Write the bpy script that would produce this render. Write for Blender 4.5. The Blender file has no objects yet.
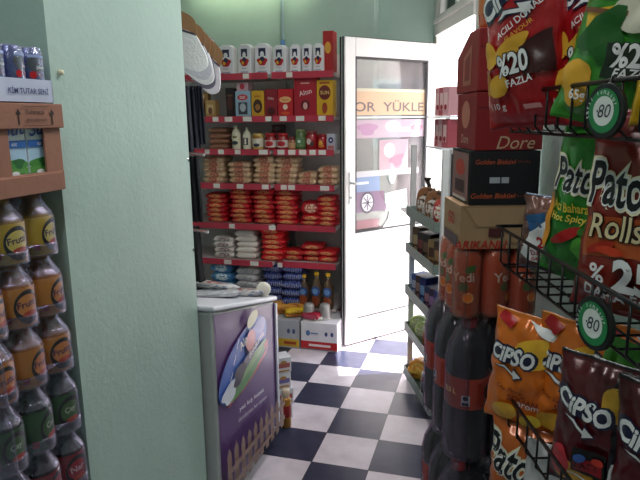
import bpy, bmesh, math, random
from mathutils import Vector, Matrix, noise
random.seed(7)
C = bpy.context.scene.collection
PI = math.pi
R = math.radians

# ------------------------------------------------------------------ camera
H = 1.5516
FPX, YAW, PITCH, ROLL = 590.06, -0.2803, 0.20436, -0.0108
FW = Vector((math.sin(YAW)*math.cos(PITCH), math.cos(YAW)*math.cos(PITCH), -math.sin(PITCH)))
R0 = Vector((math.cos(YAW), -math.sin(YAW), 0))
U0 = R0.cross(FW)
RT = math.cos(ROLL)*R0 + math.sin(ROLL)*U0
UP = -math.sin(ROLL)*R0 + math.cos(ROLL)*U0
cam_d = bpy.data.cameras.new('camera')
cam_d.sensor_width = 36.0
cam_d.lens = FPX/640*36.0
cam_d.clip_start = 0.02
cam = bpy.data.objects.new('camera', cam_d)
C.objects.link(cam)
M = Matrix((RT, UP, -FW)).transposed().to_4x4()
M.translation = Vector((0, 0, H))
cam.matrix_world = M
bpy.context.scene.camera = cam

def at(px, py, y):
    d = FW + RT*((px-320)/FPX) - UP*((py-240)/FPX)
    q = d*(y/d.y)
    return Vector((q.x, q.y, q.z+H))

# ------------------------------------------------------------------ materials
MC = {}
def new_mat(name):
    m = bpy.data.materials.new(name); m.use_nodes = True
    nt = m.node_tree
    return m, nt, nt.nodes['Principled BSDF']

def lin(c):
    return tuple(((x/255)/12.92 if x/255 <= .04045 else ((x/255+.055)/1.055)**2.4) for x in c[:3]) + (1,)

def pm(c, rough=.5, metal=0, var=.12, bump=0, bscale=60, coat=0, name=None):
    key = (tuple(c), rough, metal, var, bump, bscale, coat)
    if key in MC: return MC[key]
    m, nt, b = new_mat(name or 'paint_%02x%02x%02x_%d' % (c[0], c[1], c[2], len(MC)))
    N, L = nt.nodes, nt.links
    tc = N.new('ShaderNodeTexCoord')
    nz = N.new('ShaderNodeTexNoise'); nz.inputs['Scale'].default_value = 18; nz.inputs['Detail'].default_value = 4
    L.new(tc.outputs['Object'], nz.inputs['Vector'])
    mx = N.new('ShaderNodeMix'); mx.data_type = 'RGBA'
    col = lin(c)
    mx.inputs[6].default_value = tuple(x*(1-var) for x in col[:3])+(1,)
    mx.inputs[7].default_value = tuple(min(1, x*(1+var)) for x in col[:3])+(1,)
    L.new(nz.outputs['Fac'], mx.inputs[0]); L.new(mx.outputs[2], b.inputs['Base Color'])
    b.inputs['Roughness'].default_value = rough; b.inputs['Metallic'].default_value = metal
    if coat: b.inputs['Coat Weight'].default_value = coat; b.inputs['Coat Roughness'].default_value = .12
    if bump:
        n2 = N.new('ShaderNodeTexNoise'); n2.inputs['Scale'].default_value = bscale; n2.inputs['Detail'].default_value = 5
        L.new(tc.outputs['Object'], n2.inputs['Vector'])
        bp = N.new('ShaderNodeBump'); bp.inputs['Strength'].default_value = bump; bp.inputs['Distance'].default_value = .01
        L.new(n2.outputs['Fac'], bp.inputs['Height']); L.new(bp.outputs['Normal'], b.inputs['Normal'])
    MC[key] = m
    return m

def film(c=(200, 200, 215), gloss=.16, tint=(235, 235, 240), rough=.12, name='shrink_film'):
    key = ('film', tuple(c), gloss, tuple(tint), rough)
    if key in MC: return MC[key]
    m, nt, b = new_mat(name); N, L = nt.nodes, nt.links
    N.remove(b)
    out = [n for n in N if n.type == 'OUTPUT_MATERIAL'][0]
    tr = N.new('ShaderNodeBsdfTransparent'); tr.inputs['Color'].default_value = lin(tint)
    gl = N.new('ShaderNodeBsdfGlossy'); gl.inputs['Color'].default_value = lin(c); gl.inputs['Roughness'].default_value = rough
    tc = N.new('ShaderNodeTexCoord'); n2 = N.new('ShaderNodeTexNoise'); n2.inputs['Scale'].default_value = 30; n2.inputs['Detail'].default_value = 5; n2.inputs['Distortion'].default_value = 1
    bp = N.new('ShaderNodeBump'); bp.inputs['Strength'].default_value = .9; bp.inputs['Distance'].default_value = .008
    L.new(tc.outputs['Object'], n2.inputs['Vector']); L.new(n2.outputs['Fac'], bp.inputs['Height']); L.new(bp.outputs['Normal'], gl.inputs['Normal'])
    df = N.new('ShaderNodeBsdfDiffuse'); df.inputs['Color'].default_value = lin(c)
    lw = N.new('ShaderNodeLayerWeight'); lw.inputs['Blend'].default_value = .35
    mr = N.new('ShaderNodeMapRange'); mr.inputs['To Min'].default_value = gloss*.55; mr.inputs['To Max'].default_value = min(1, gloss*3)
    L.new(lw.outputs['Facing'], mr.inputs['Value'])
    m0 = N.new('ShaderNodeMixShader'); m0.inputs[0].default_value = .35
    L.new(gl.outputs[0], m0.inputs[1]); L.new(df.outputs[0], m0.inputs[2])
    ms = N.new('ShaderNodeMixShader')
    L.new(mr.outputs[0], ms.inputs[0]); L.new(tr.outputs[0], ms.inputs[1]); L.new(m0.outputs[0], ms.inputs[2]); L.new(ms.outputs[0], out.inputs['Surface'])
    MC[key] = m
    return m

def glass_pane(veil=.0):
    m, nt, b = new_mat('window_glass'); N, L = nt.nodes, nt.links
    N.remove(b)
    out = [n for n in N if n.type == 'OUTPUT_MATERIAL'][0]
    tr = N.new('ShaderNodeBsdfTransparent'); tr.inputs['Color'].default_value = (.95, .98, .97, 1)
    gl = N.new('ShaderNodeBsdfGlossy'); gl.inputs['Roughness'].default_value = .02
    fr = N.new('ShaderNodeFresnel'); fr.inputs['IOR'].default_value = 1.5
    df = N.new('ShaderNodeBsdfDiffuse'); df.inputs['Color'].default_value = lin((236, 222, 228))  # pinkish haze of the pane put in as an uneven diffuse layer
    tc = N.new('ShaderNodeTexCoord'); nz = N.new('ShaderNodeTexNoise'); nz.inputs['Scale'].default_value = 3.5; nz.inputs['Detail'].default_value = 6; nz.inputs['Distortion'].default_value = 1.2
    L.new(tc.outputs['Object'], nz.inputs['Vector'])
    mr = N.new('ShaderNodeMapRange'); mr.inputs['From Min'].default_value = .3; mr.inputs['From Max'].default_value = .75; mr.inputs['To Min'].default_value = veil*.4; mr.inputs['To Max'].default_value = veil*1.6
    L.new(nz.outputs['Fac'], mr.inputs['Value'])
    ms = N.new('ShaderNodeMixShader')
    L.new(fr.outputs[0], ms.inputs[0]); L.new(tr.outputs[0], ms.inputs[1]); L.new(gl.outputs[0], ms.inputs[2])
    m2 = N.new('ShaderNodeMixShader'); L.new(mr.outputs[0], m2.inputs[0]); L.new(ms.outputs[0], m2.inputs[1]); L.new(df.outputs[0], m2.inputs[2]); L.new(m2.outputs[0], out.inputs['Surface'])
    return m

def patch(base, spot, c=(.5, .5), r=(.3, .25), axes='xz', rough=.35, noise_s=25, third=None, front=True, rest=None, name='printed_foil'):
    """base colour with a printed oval (in Generated space) broken up by lettering-like noise; optional thin dots colour"""
    m, nt, b = new_mat(name); N, L = nt.nodes, nt.links
    tc = N.new('ShaderNodeTexCoord'); sp = N.new('ShaderNodeSeparateXYZ'); L.new(tc.outputs['Generated'], sp.inputs[0])
    def math_(op, a, bb):
        n = N.new('ShaderNodeMath'); n.operation = op
        for i, x in enumerate((a, bb)):
            if isinstance(x, (int, float)): n.inputs[i].default_value = x
            else: L.new(x, n.inputs[i])
        return n.outputs[0]
    ax = {'x': sp.outputs[0], 'y': sp.outputs[1], 'z': sp.outputs[2]}
    dx = math_('DIVIDE', math_('SUBTRACT', ax[axes[0]], c[0]), r[0])
    dz = math_('DIVIDE', math_('SUBTRACT', ax[axes[1]], c[1]), r[1])
    q = math_('ADD', math_('MULTIPLY', dx, dx), math_('MULTIPLY', dz, dz))
    nz = N.new('ShaderNodeTexNoise'); nz.inputs['Scale'].default_value = noise_s; nz.inputs['Detail'].default_value = 2
    L.new(tc.outputs['Generated'], nz.inputs['Vector'])
    mask = math_('MULTIPLY', math_('LESS_THAN', q, 1), math_('GREATER_THAN', nz.outputs['Fac'], .47))
    if front: mask = math_('MULTIPLY', mask, math_('LESS_THAN', ax['y'], .6))
    n3 = N.new('ShaderNodeTexNoise'); n3.inputs['Scale'].default_value = 5; L.new(tc.outputs['Generated'], n3.inputs['Vector'])
    m0 = N.new('ShaderNodeMix'); m0.data_type = 'RGBA'
    m0.inputs[6].default_value = lin(base); m0.inputs[7].default_value = lin(third or tuple(min(255, int(x*1.15)) for x in base))
    L.new(math_('GREATER_THAN', n3.outputs['Fac'], .56) if third else n3.outputs['Fac'], m0.inputs[0])
    mx = N.new('ShaderNodeMix'); mx.data_type = 'RGBA'
    L.new(m0.outputs[2], mx.inputs[6]); mx.inputs[7].default_value = lin(spot)
    L.new(mask, mx.inputs[0]); L.new(mx.outputs[2], b.inputs['Base Color'])
    b.inputs['Roughness'].default_value = rough
    bp = N.new('ShaderNodeBump'); bp.inputs['Strength'].default_value = .5; bp.inputs['Distance'].default_value = .01
    n4 = N.new('ShaderNodeTexNoise'); n4.inputs['Scale'].default_value = 9; n4.inputs['Detail'].default_value = 4; n4.inputs['Distortion'].default_value = .8
    L.new(tc.outputs['Generated'], n4.inputs['Vector']); L.new(n4.outputs['Fac'], bp.inputs['Height']); L.new(bp.outputs['Normal'], b.inputs['Normal'])
    return m

def dots(base, dot, scale=9, size=.28):
    m, nt, b = new_mat('dotted_foil'); N, L = nt.nodes, nt.links
    tc = N.new('ShaderNodeTexCoord'); vo = N.new('ShaderNodeTexVoronoi'); vo.inputs['Scale'].default_value = scale; vo.inputs['Randomness'].default_value = .45
    L.new(tc.outputs['Generated'], vo.inputs['Vector'])
    lt = N.new('ShaderNodeMath'); lt.operation = 'LESS_THAN'; lt.inputs[1].default_value = size; L.new(vo.outputs['Distance'], lt.inputs[0])
    mx = N.new('ShaderNodeMix'); mx.data_type = 'RGBA'; mx.inputs[6].default_value = lin(base); mx.inputs[7].default_value = lin(dot)
    L.new(lt.outputs[0], mx.inputs[0]); L.new(mx.outputs[2], b.inputs['Base Color']); b.inputs['Roughness'].default_value = .3
    return m

def wall_paint(c, c2, name, bump=.35):
    m, nt, b = new_mat(name); N, L = nt.nodes, nt.links
    tc = N.new('ShaderNodeTexCoord')
    nz = N.new('ShaderNodeTexNoise'); nz.inputs['Scale'].default_value = 2.2; nz.inputs['Detail'].default_value = 6; nz.inputs['Roughness'].default_value = .6
    L.new(tc.outputs['Object'], nz.inputs['Vector'])
    cr = N.new('ShaderNodeValToRGB'); cr.color_ramp.elements[0].position = .3; cr.color_ramp.elements[1].position = .75
    cr.color_ramp.elements[0].color = lin(c2); cr.color_ramp.elements[1].color = lin(c)
    L.new(nz.outputs['Fac'], cr.inputs[0]); L.new(cr.outputs[0], b.inputs['Base Color'])
    n2 = N.new('ShaderNodeTexNoise'); n2.inputs['Scale'].default_value = 55; n2.inputs['Detail'].default_value = 6; n2.inputs['Distortion'].default_value = .6
    L.new(tc.outputs['Object'], n2.inputs['Vector'])
    n3 = N.new('ShaderNodeTexNoise'); n3.inputs['Scale'].default_value = 9; n3.inputs['Detail'].default_value = 3; L.new(tc.outputs['Object'], n3.inputs['Vector'])
    ad = N.new('ShaderNodeMath'); ad.operation = 'ADD'; L.new(n2.outputs['Fac'], ad.inputs[0]); L.new(n3.outputs['Fac'], ad.inputs[1])
    bp = N.new('ShaderNodeBump'); bp.inputs['Strength'].default_value = bump; bp.inputs['Distance'].default_value = .012
    L.new(ad.outputs[0], bp.inputs['Height']); L.new(bp.outputs['Normal'], b.inputs['Normal'])
    b.inputs['Roughness'].default_value = .45
    return m

def floor_tiles():
    T = .265
    m, nt, b = new_mat('checker_tiles'); N, L = nt.nodes, nt.links
    tc = N.new('ShaderNodeTexCoord'); mp = N.new('ShaderNodeMapping'); mp.vector_type = 'POINT'
    mp.inputs['Location'].default_value = (.9919/T, -2.3460/T, 0); mp.inputs['Scale'].default_value = (1/T, 1/T, 1/T)
    L.new(tc.outputs['Object'], mp.inputs['Vector'])
    sp = N.new('ShaderNodeSeparateXYZ'); L.new(mp.outputs[0], sp.inputs[0])
    def mt(op, a, bb=0.0):
        n = N.new('ShaderNodeMath'); n.operation = op
        for i, x in enumerate((a, bb)):
            if isinstance(x, (int, float)): n.inputs[i].default_value = x
            else: L.new(x, n.inputs[i])
        return n.outputs[0]
    fx, fy = mt('FLOOR', sp.outputs[0]), mt('FLOOR', sp.outputs[1])
    par = mt('ABSOLUTE', mt('MODULO', mt('ADD', fx, fy), 2.0))
    dark = mt('LESS_THAN', par, .5)
    ex = mt('ABSOLUTE', mt('SUBTRACT', mt('FRACT', sp.outputs[0]), .5)); ey = mt('ABSOLUTE', mt('SUBTRACT', mt('FRACT', sp.outputs[1]), .5))
    grout = mt('GREATER_THAN', mt('MAXIMUM', ex, ey), .492)
    nz = N.new('ShaderNodeTexNoise'); nz.inputs['Scale'].default_value = 9; nz.inputs['Detail'].default_value = 6; L.new(tc.outputs['Object'], nz.inputs['Vector'])
    def ramp(a, c):
        r = N.new('ShaderNodeValToRGB'); r.color_ramp.elements[0].position = .3; r.color_ramp.elements[1].position = .7
        r.color_ramp.elements[0].color = lin(a); r.color_ramp.elements[1].color = lin(c); L.new(nz.outputs['Fac'], r.inputs[0]); return r.outputs[0]
    lt, dk = ramp((196, 184, 194), (222, 211, 220)), ramp((38, 42, 64), (54, 58, 82))
    m1 = N.new('ShaderNodeMix'); m1.data_type = 'RGBA'; L.new(dark, m1.inputs[0]); L.new(lt, m1.inputs[6]); L.new(dk, m1.inputs[7])
    m2 = N.new('ShaderNodeMix'); m2.data_type = 'RGBA'; L.new(grout, m2.inputs[0]); L.new(m1.outputs[2], m2.inputs[6]); m2.inputs[7].default_value = lin((46, 40, 48))
    L.new(m2.outputs[2], b.inputs['Base Color']); b.inputs['Roughness'].default_value = .3
    n5 = N.new('ShaderNodeTexNoise'); n5.inputs['Scale'].default_value = 14; L.new(tc.outputs['Object'], n5.inputs['Vector'])
    bp = N.new('ShaderNodeBump'); bp.inputs['Strength'].default_value = .12; bp.inputs['Distance'].default_value = .01
    L.new(n5.outputs['Fac'], bp.inputs['Height']); L.new(bp.outputs['Normal'], b.inputs['Normal'])
    return m

# ------------------------------------------------------------------ mesh building
class MB:
    def __init__(s): s.v, s.f, s.m = [], [], []
    def add(s, vs, fs, mi=0):
        o = len(s.v); s.v += [tuple(x) for x in vs]
        for f in fs: s.f.append(tuple(i+o for i in f)); s.m.append(mi)
        return s
    def box(s, x0, x1, y0, y1, z0, z1, mi=0):
        vs = [(x, y, z) for z in (z0, z1) for y in (y0, y1) for x in (x0, x1)]
        return s.add(vs, [(0, 2, 3, 1), (4, 5, 7, 6), (0, 1, 5, 4), (2, 6, 7, 3), (0, 4, 6, 2), (1, 3, 7, 5)], mi)
    def prism(s, poly, z0, z1, mi=0):
        n = len(poly)
        a = sum(poly[i][0]*poly[(i+1) % n][1]-poly[(i+1) % n][0]*poly[i][1] for i in range(n))
        if a < 0: poly = poly[::-1]
        vs = [(x, y, z0) for x, y in poly]+[(x, y, z1) for x, y in poly]
        return s.add(vs, [tuple(range(n-1, -1, -1)), tuple(range(n, 2*n))]+[(i, (i+1) % n, n+(i+1) % n, n+i) for i in range(n)], mi)
    def lathe(s, prof, n=20, c=(0, 0, 0), mi=0, cap=True):
        vs, fs = [], []
        for r, z in prof:
            for k in range(n):
                a = 2*PI*k/n; vs.append((c[0]+r*math.cos(a), c[1]+r*math.sin(a), c[2]+z))
        for i in range(len(prof)-1):
            for k in range(n):
                fs.append((i*n+k, i*n+(k+1) % n, (i+1)*n+(k+1) % n, (i+1)*n+k))
        if cap:
            fs.append(tuple(range(n-1, -1, -1))); fs.append(tuple((len(prof)-1)*n+k for k in range(n)))
        return s.add(vs, fs, mi)
    def tube(s, pts, r, n=6, mi=0, closed=False):
        P = [Vector(p) for p in pts]; vs, fs = [], []
        for i, p in enumerate(P):
            a = P[i-1] if (i > 0 or closed) else p; b = P[(i+1) % len(P)] if (i < len(P)-1 or closed) else p
            t = (b-a).normalized()
            q = Vector((0, 0, 1)) if abs(t.z) < .9 else Vector((1, 0, 0))
            u = t.cross(q).normalized(); w = t.cross(u)
            for k in range(n):
                an = 2*PI*k/n; vs.append(p+u*r*math.cos(an)+w*r*math.sin(an))
        m = len(P)
        for i in range(m if closed else m-1):
            j = (i+1) % m
            for k in range(n): fs.append((i*n+k, i*n+(k+1) % n, j*n+(k+1) % n, j*n+k))
        if not closed: fs += [tuple(range(n-1, -1, -1)), tuple((m-1)*n+k for k in range(n))]
        return s.add(vs, fs, mi)
    def mesh(s, name, mats, smooth=False):
        me = bpy.data.meshes.new(name); me.from_pydata(s.v, [], s.f)
        for m in (mats if isinstance(mats, (list, tuple)) else [mats]): me.materials.append(m)
        for p, mi in zip(me.polygons, s.m): p.material_index = mi; p.use_smooth = smooth
        bm = bmesh.new(); bm.from_mesh(me); bmesh.ops.recalc_face_normals(bm, faces=bm.faces); bm.to_mesh(me); bm.free()
        me.update(); return me
    def build(s, name, mats, parent=None, smooth=False, bevel=0, loc=None, rz=0, seg=2):
        return put(name, s.mesh(name, mats, smooth), parent, loc, rz, bevel, seg, smooth)

def put(name, me, parent=None, loc=None, rz=0, bevel=0, seg=2, smooth=False):
    o = bpy.data.objects.new(name, me); C.objects.link(o)
    if parent: o.parent = parent
    if loc is not None: o.location = loc
    o.rotation_euler[2] = rz
    if bevel:
        b = o.modifiers.new('bevel', 'BEVEL'); b.width = bevel; b.segments = seg; b.limit_method = 'ANGLE'; b.angle_limit = R(40)
        for p in me.polygons: p.use_smooth = True
        w = o.modifiers.new('normals', 'WEIGHTED_NORMAL'); w.keep_sharp = False
    return o

def tag(o, label, cat, group=None):
    o['label'] = label; o['category'] = cat
    if group: o['group'] = group
    return o
def thing(name, label, cat, loc=(0, 0, 0), rz=0, group=None, rot=None):
    o = bpy.data.objects.new(name, None); C.objects.link(o); o.empty_display_size = .05
    o.location = loc; o.rotation_euler = rot if rot else (0, 0, rz)
    return tag(o, label, cat, group)
def struct(o): o['kind'] = 'structure'; return o
def copy_tree(src, label, loc, rz=None, group=None, rot=None, scale=None):
    c = src.copy(); C.objects.link(c); c.location = loc
    if rz is not None: c.rotation_euler = (0, 0, rz)
    if rot is not None: c.rotation_euler = rot
    if scale is not None: c.scale = scale
    c['label'] = label
    if group: c['group'] = group
    for ch in src.children:
        d = ch.copy(); C.objects.link(d); d.parent = c
        for g in ch.children:
            e = g.copy(); C.objects.link(e); e.parent = d
    return c

# ---- flat art: polygons and lettering in (x, z), later mapped on a surface
def fill(poly):
    bm = bmesh.new(); vs = [bm.verts.new((x, z, 0)) for x, z in poly]
    bm.faces.new(vs); bmesh.ops.triangulate(bm, faces=bm.faces)
    bm.verts.index_update()
    out = ([(v.co.x, v.co.y) for v in bm.verts], [tuple(v.index for v in f.verts) for f in bm.faces]); bm.free(); return out
def ell(cx, cz, rx, rz, a=0, n=22, wob=0, seed=0):
    out = []
    for k in range(n):
        t = 2*PI*k/n; q = 1+wob*math.sin(3*t+seed)+wob*.6*math.sin(5*t+2*seed)
        x, z = rx*q*math.cos(t), rz*q*math.sin(t)
        out.append((cx+x*math.cos(a)-z*math.sin(a), cz+x*math.sin(a)+z*math.cos(a)))
    return out
def rect(cx, cz, w, h, a=0):
    return [(cx+x*math.cos(a)-z*math.sin(a), cz+x*math.sin(a)+z*math.cos(a)) for x, z in ((-w/2, -h/2), (w/2, -h/2), (w/2, h/2), (-w/2, h/2))]
def text(s, cx, cz, height, a=0, fat=0, shear=0, sx=1, maxw=None):
    cu = bpy.data.curves.new('lettering', 'FONT'); cu.body = s; cu.size = 1; cu.offset = fat; cu.shear = shear
    cu.align_x = 'CENTER'; cu.align_y = 'CENTER'; cu.resolution_u = 3; cu.fill_mode = 'FRONT'
    o = bpy.data.objects.new('lettering', cu); C.objects.link(o)
    dg = bpy.context.evaluated_depsgraph_get(); me = bpy.data.meshes.new_from_object(o.evaluated_get(dg))
    vs = [(v.co.x, v.co.y) for v in me.vertices]; fs = [tuple(p.vertices) for p in me.polygons]
    bpy.data.objects.remove(o); bpy.data.curves.remove(cu); bpy.data.meshes.remove(me)
    if not vs: return [], []
    x0, x1 = min(v[0] for v in vs), max(v[0] for v in vs); z0, z1 = min(v[1] for v in vs), max(v[1] for v in vs)
    k = height/max(1e-6, (z1-z0)); kx = k*sx
    if maxw: kx = maxw/(x1-x0)
    out = []
    for x, z in vs:
        x, z = (x-(x0+x1)/2)*kx, (z-(z0+z1)/2)*k
        out.append((cx+x*math.cos(a)-z*math.sin(a), cz+x*math.sin(a)+z*math.cos(a)))
    return out, fs
def refine(vs, fs, s):
    bm = bmesh.new(); bv = [bm.verts.new((x, z, 0)) for x, z in vs]
    for f in fs:
        try: bm.faces.new([bv[i] for i in f])
        except ValueError: pass
    bmesh.ops.triangulate(bm, faces=bm.faces)
    for _ in range(5):
        es = [e for e in bm.edges if e.calc_length() > s]
        if not es: break
        bmesh.ops.subdivide_edges(bm, edges=es, cuts=1); bmesh.ops.triangulate(bm, faces=bm.faces)
    bm.verts.index_update()
    out = ([(v.co.x, v.co.y) for v in bm.verts], [tuple(v.index for v in f.verts) for f in bm.faces]); bm.free(); return out
def art_mesh(name, pieces, surf, step=.02, lift=.0012):
    """pieces: (poly or (verts, faces), material); each later piece lies a hair above the one before"""
    mb, mats = MB(), []
    for k, (g, mat) in enumerate(pieces):
        vs, fs = g if isinstance(g, tuple) else fill(g)
        if not vs: continue
        if step: vs, fs = refine(vs, fs, step)
        if mat not in mats: mats.append(mat)
        off = lift*(1+.45*k)
        mb.add([surf(x, z, off) for x, z in vs], fs, mats.index(mat))
    me = bpy.data.meshes.new(name); me.from_pydata(mb.v, [], mb.f)
    for m in mats: me.materials.append(m)
    for p, mi in zip(me.polygons, mb.m): p.material_index = mi; p.use_smooth = True
    return me
def join_art(me, am):
    """printing belongs to the surface it is printed on: add it to that part's own mesh"""
    k = len(me.materials)
    bm = bmesh.new(); bm.from_mesh(am)
    for f in bm.faces: f.material_index += k
    bm.from_mesh(me); bm.to_mesh(me); bm.free()
    for m in am.materials: me.materials.append(m)
    bpy.data.meshes.remove(am); return me
def flat_front(y):
    return lambda x, z, off: (x, y-off, z)

WHITE = pm((236, 234, 236), .35); BLACK = pm((14, 14, 16), .4); NAVY = pm((22, 26, 70), .3, coat=.4)
RED = pm((186, 22, 34), .35); YEL = pm((226, 176, 30), .35); GOLD = pm((200, 150, 60), .3, .3); GREEN = pm((44, 130, 40), .35)
CREAM = pm((232, 222, 190), .5); SILVER = pm((190, 190, 194), .25, .7)

# ------------------------------------------------------------------ the room
TEAL = wall_paint((180, 202, 193), (166, 189, 181), 'sea_green_wall_paint', .13)
CEIL = pm((225, 230, 225), .8)
OUTW = Vector((.946, .326, 0)); FD = Vector((.326, -.946, 0)); HG = Vector((-.43, 4.47, 0))
def fac(t, o=0): p = HG+FD*t+OUTW*o; return (p.x, p.y)
floor_poly = [(-2.7, -1.3), (1.25, -1.3), (1.25, 1.62), fac(2.85, .13), fac(-.15, .13), (-.6, 4.6), (-2.7, 4.6)]
struct(MB().prism(floor_poly, -.06, 0).build('floor', floor_tiles()))
struct(MB().prism([(-2.75, -1.35), (1.3, -1.35), (1.3, 1.65), fac(2.9, .13), fac(-.2, .13), (-.6, 4.65), (-2.75, 4.65)], 2.86, 2.95).build('ceiling', CEIL))
ZC = 2.86
mb = MB(); mb.box(-2.7, -1.0, 1.205, 1.85, 0, ZC); mb.box(-1.9, -1.78, -1.3, 1.205, 0, ZC); mb.box(-2.75, -2.6, 1.85, 4.3, 0, ZC)
struct(mb.build('wall_left', TEAL))
mb = MB(); mb.box(-2.75, -.82, 4.27, 4.6, 0, ZC); mb.box(-.82, -.40, 4.47, 4.6, 0, ZC)
struct(mb.build('wall_back', TEAL))
struct(MB().box(-1.9, 1.3, -1.36, -1.24, 0, ZC).build('wall_front', TEAL))
D0, D1, DH, TH = .09, .97, 2.1, 2.72
mb = MB()
def seg(t0, t1, z0, z1, o0=0, o1=.13): mb.prism([fac(t0, o0), fac(t1, o0), fac(t1, o1), fac(t0, o1)], z0, z1)
seg(-.12, D0-.05, 0, ZC); seg(D0-.05, D1+.05, TH, ZC); seg(D1+.05, 2.95, 0, ZC)
mb.prism([(.125, 1.58), (.52, 1.66), (.95, -1.3), (1.0, -1.3), (.98, -1.25)], 0, ZC)
struct(mb.build('wall_right', TEAL))
# door frame and transom
FRM = pm((214, 212, 208), .4, 0, .06)
mb = MB()
seg(D0-.05, D0, 0, TH, .0, .09); seg(D1, D1+.05, 0, TH, 0, .09); seg(D0, D1, DH, DH+.07, -.015, .09); seg(D0, D1, TH-.06, TH, 0, .09)
seg(D0+.02, D1-.02, DH+.07, DH+.10, -.03, .03)
struct(mb.build('trim_1', FRM, bevel=.004))
w1 = struct(MB().prism([fac(D0, .03), fac(D1, .03), fac(D1, .036), fac(D0, .036)], DH+.1, TH-.06).build('window_1', glass_pane()))
mb = MB()
seg(D0, D0+.045, DH+.1, TH-.06, .01, .06); seg(D1-.045, D1, DH+.1, TH-.06, .01, .06); seg(D0+.42, D0+.45, DH+.1, TH-.06, .01, .06); seg(D0, D1, DH+.1, DH+.14, .01, .06)
mb.build('window_frame', FRM, w1, bevel=.003)

# ---- the open glazed door, in its own frame: x along the leaf from hinge to free edge, front faces the shop
ang = math.atan2(-(4.37-3.746), -(-.405+.928))
door = thing('door_1', 'white framed glass shop door standing open into the shop', 'door', (-.405, 4.365, 0), ang)
del door['category']; del door['label']; door['kind'] = 'structure'
W, HH, ZB = .805, 2.045, .012
PVC = pm((238, 232, 232), .3, 0, .04)
mb = MB()   # local +y faces the camera side after this rotation
mb.box(0, .085, -.03, .03, ZB, HH); mb.box(W-.085, W, -.03, .03, ZB, HH); mb.box(.085, W-.085, -.03, .03, HH-.115, HH)
mb.box(.085, W-.085, -.03, .03, ZB, .16); mb.box(.085, W-.085, -.028, .028, .72, .79)
mb.build('door_frame', PVC, door, bevel=.006)
mb = MB(); mb.box(.085, W-.085, -.014, .014, .16, .72)
mb.build('lower_panel', PVC, door, bevel=.003)
mb = MB()
for x0, x1, z0, z1 in ((.085, .097, .79, HH-.115), (W-.097, W-.085, .79, HH-.115), (.085, W-.085, HH-.127, HH-.115), (.085, W-.085, .79, .802), (.11, W-.11, .185, .192)):
    mb.box(x0, x1, .018, .026, z0, z1); mb.box(x0, x1, -.026, -.018, z0, z1)
mb.build('gasket', pm((52, 50, 56), .5), door)
mb = MB(); mb.box(W-.006, W+.003, -.022, -.006, ZB, HH); mb.box(W-.006, W+.003, .006, .02, ZB, HH); mb.box(0.02, W-.02, -.02, .02, HH, HH+.004)
mb.build('edge_seal', pm((40, 36, 44), .5), door)
MB().box(.085, W-.085, -.004, .004, .79, HH-.115).build('glass_pane', glass_pane(.13), door)
mb = MB(); mb.box(W-.06, W-.03, .03, .036, .99, 1.20)
lp = mb.build('lock_plate', pm((225, 225, 228), .3, .3), door, bevel=.003)
mb = MB(); mb.tube([(W-.045, .036, 1.13), (W-.045, .075, 1.13), (W-.06, .08, 1.13), (W-.15, .08, 1.13)], .008, 8); mb.lathe([(.009, 0), (.009, .012)], 10, (W-.045, .04, 1.03))
mb.build('door_handle', pm((225, 225, 228), .3, .3), lp, True)
mb = MB()
for z in (.3, 1.1, 1.85): mb.lathe([(.011, 0), (.011, .09)], 10, (-.008, .03, z))
mb.build('hinge', PVC, door, True)
# posters, and images seen in the pane, laid on the glass as flat colour; sx flips because the leaf's x runs right to left seen from the shop
def gfront(x, z, off): return (W/2-x, .0045+off, z)
def clearpaint(c, a):
    key = ('clear', c, a)
    if key in MC: return MC[key]
    m, nt, b = new_mat('sticker_ink'); b.inputs['Base Color'].default_value = lin(c); b.inputs['Alpha'].default_value = a; b.inputs['Roughness'].default_value = .4
    MC[key] = m; return m
def sticker(name, pieces): 
    return put(name, art_mesh(name, pieces, gfront, 0), door)
sticker('window_banner', [(rect(.0, 1.64, .632, .15), clearpaint((240, 200, 165), .72)), (rect(0, 1.725, .632, .02), clearpaint((225, 215, 190), .8)),
    (text('OR  YÜKLE', -.005, 1.625, .075, 0, .012, 0, 1, .61), clearpaint((120, 104, 108), .85)), (rect(.0, 1.55, .632, .012), clearpaint((240, 236, 236), .8))])
sticker('window_sticker', [(rect(0, 1.475, .632, .12), clearpaint((236, 205, 224), .55)), (ell(-.2, 1.475, .08, .04, 0, 20, .15), clearpaint((200, 150, 190), .6)), (ell(.02, 1.49, .07, .04), clearpaint((250, 250, 250), .5)), (text('kontör', .14, 1.475, .05, 0, .01), clearpaint((246, 244, 250), .8)), (ell(.24, 1.47, .05, .035, 0, 18, .15), clearpaint((214, 150, 170), .5)),
    (rect(.03, 1.30, .26, .2), clearpaint((230, 190, 206), .55)), (ell(-.01, 1.33, .05, .05), clearpaint((246, 240, 244), .8)), (ell(.06, 1.26, .06, .04, .3, 20, .2), clearpaint((200, 150, 175), .6)), (rect(-.02, 1.18, .56, .04), clearpaint((240, 236, 240), .6))])
sticker('notice_and_reflection', [(rect(.06, .98, .2, .13, .08), clearpaint((236, 244, 244), .95)), (text('Lütfen kapıyı', .06, 1.0, .022, .08), clearpaint((70, 170, 175), 1)), (text('kapatınız', .06, .955, .022, .08), clearpaint((70, 170, 175), 1)),
    ([(-.06, .80), (.22, .80), (.17, .86), (.1, .91), (.0, .92), (-.01, .86)], clearpaint((240, 244, 244), .9)), (ell(.02, 1.17, .035, .075), clearpaint((214, 230, 234), .8))])  # the lower white shape is an outdoor reflection painted on the pane
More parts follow.
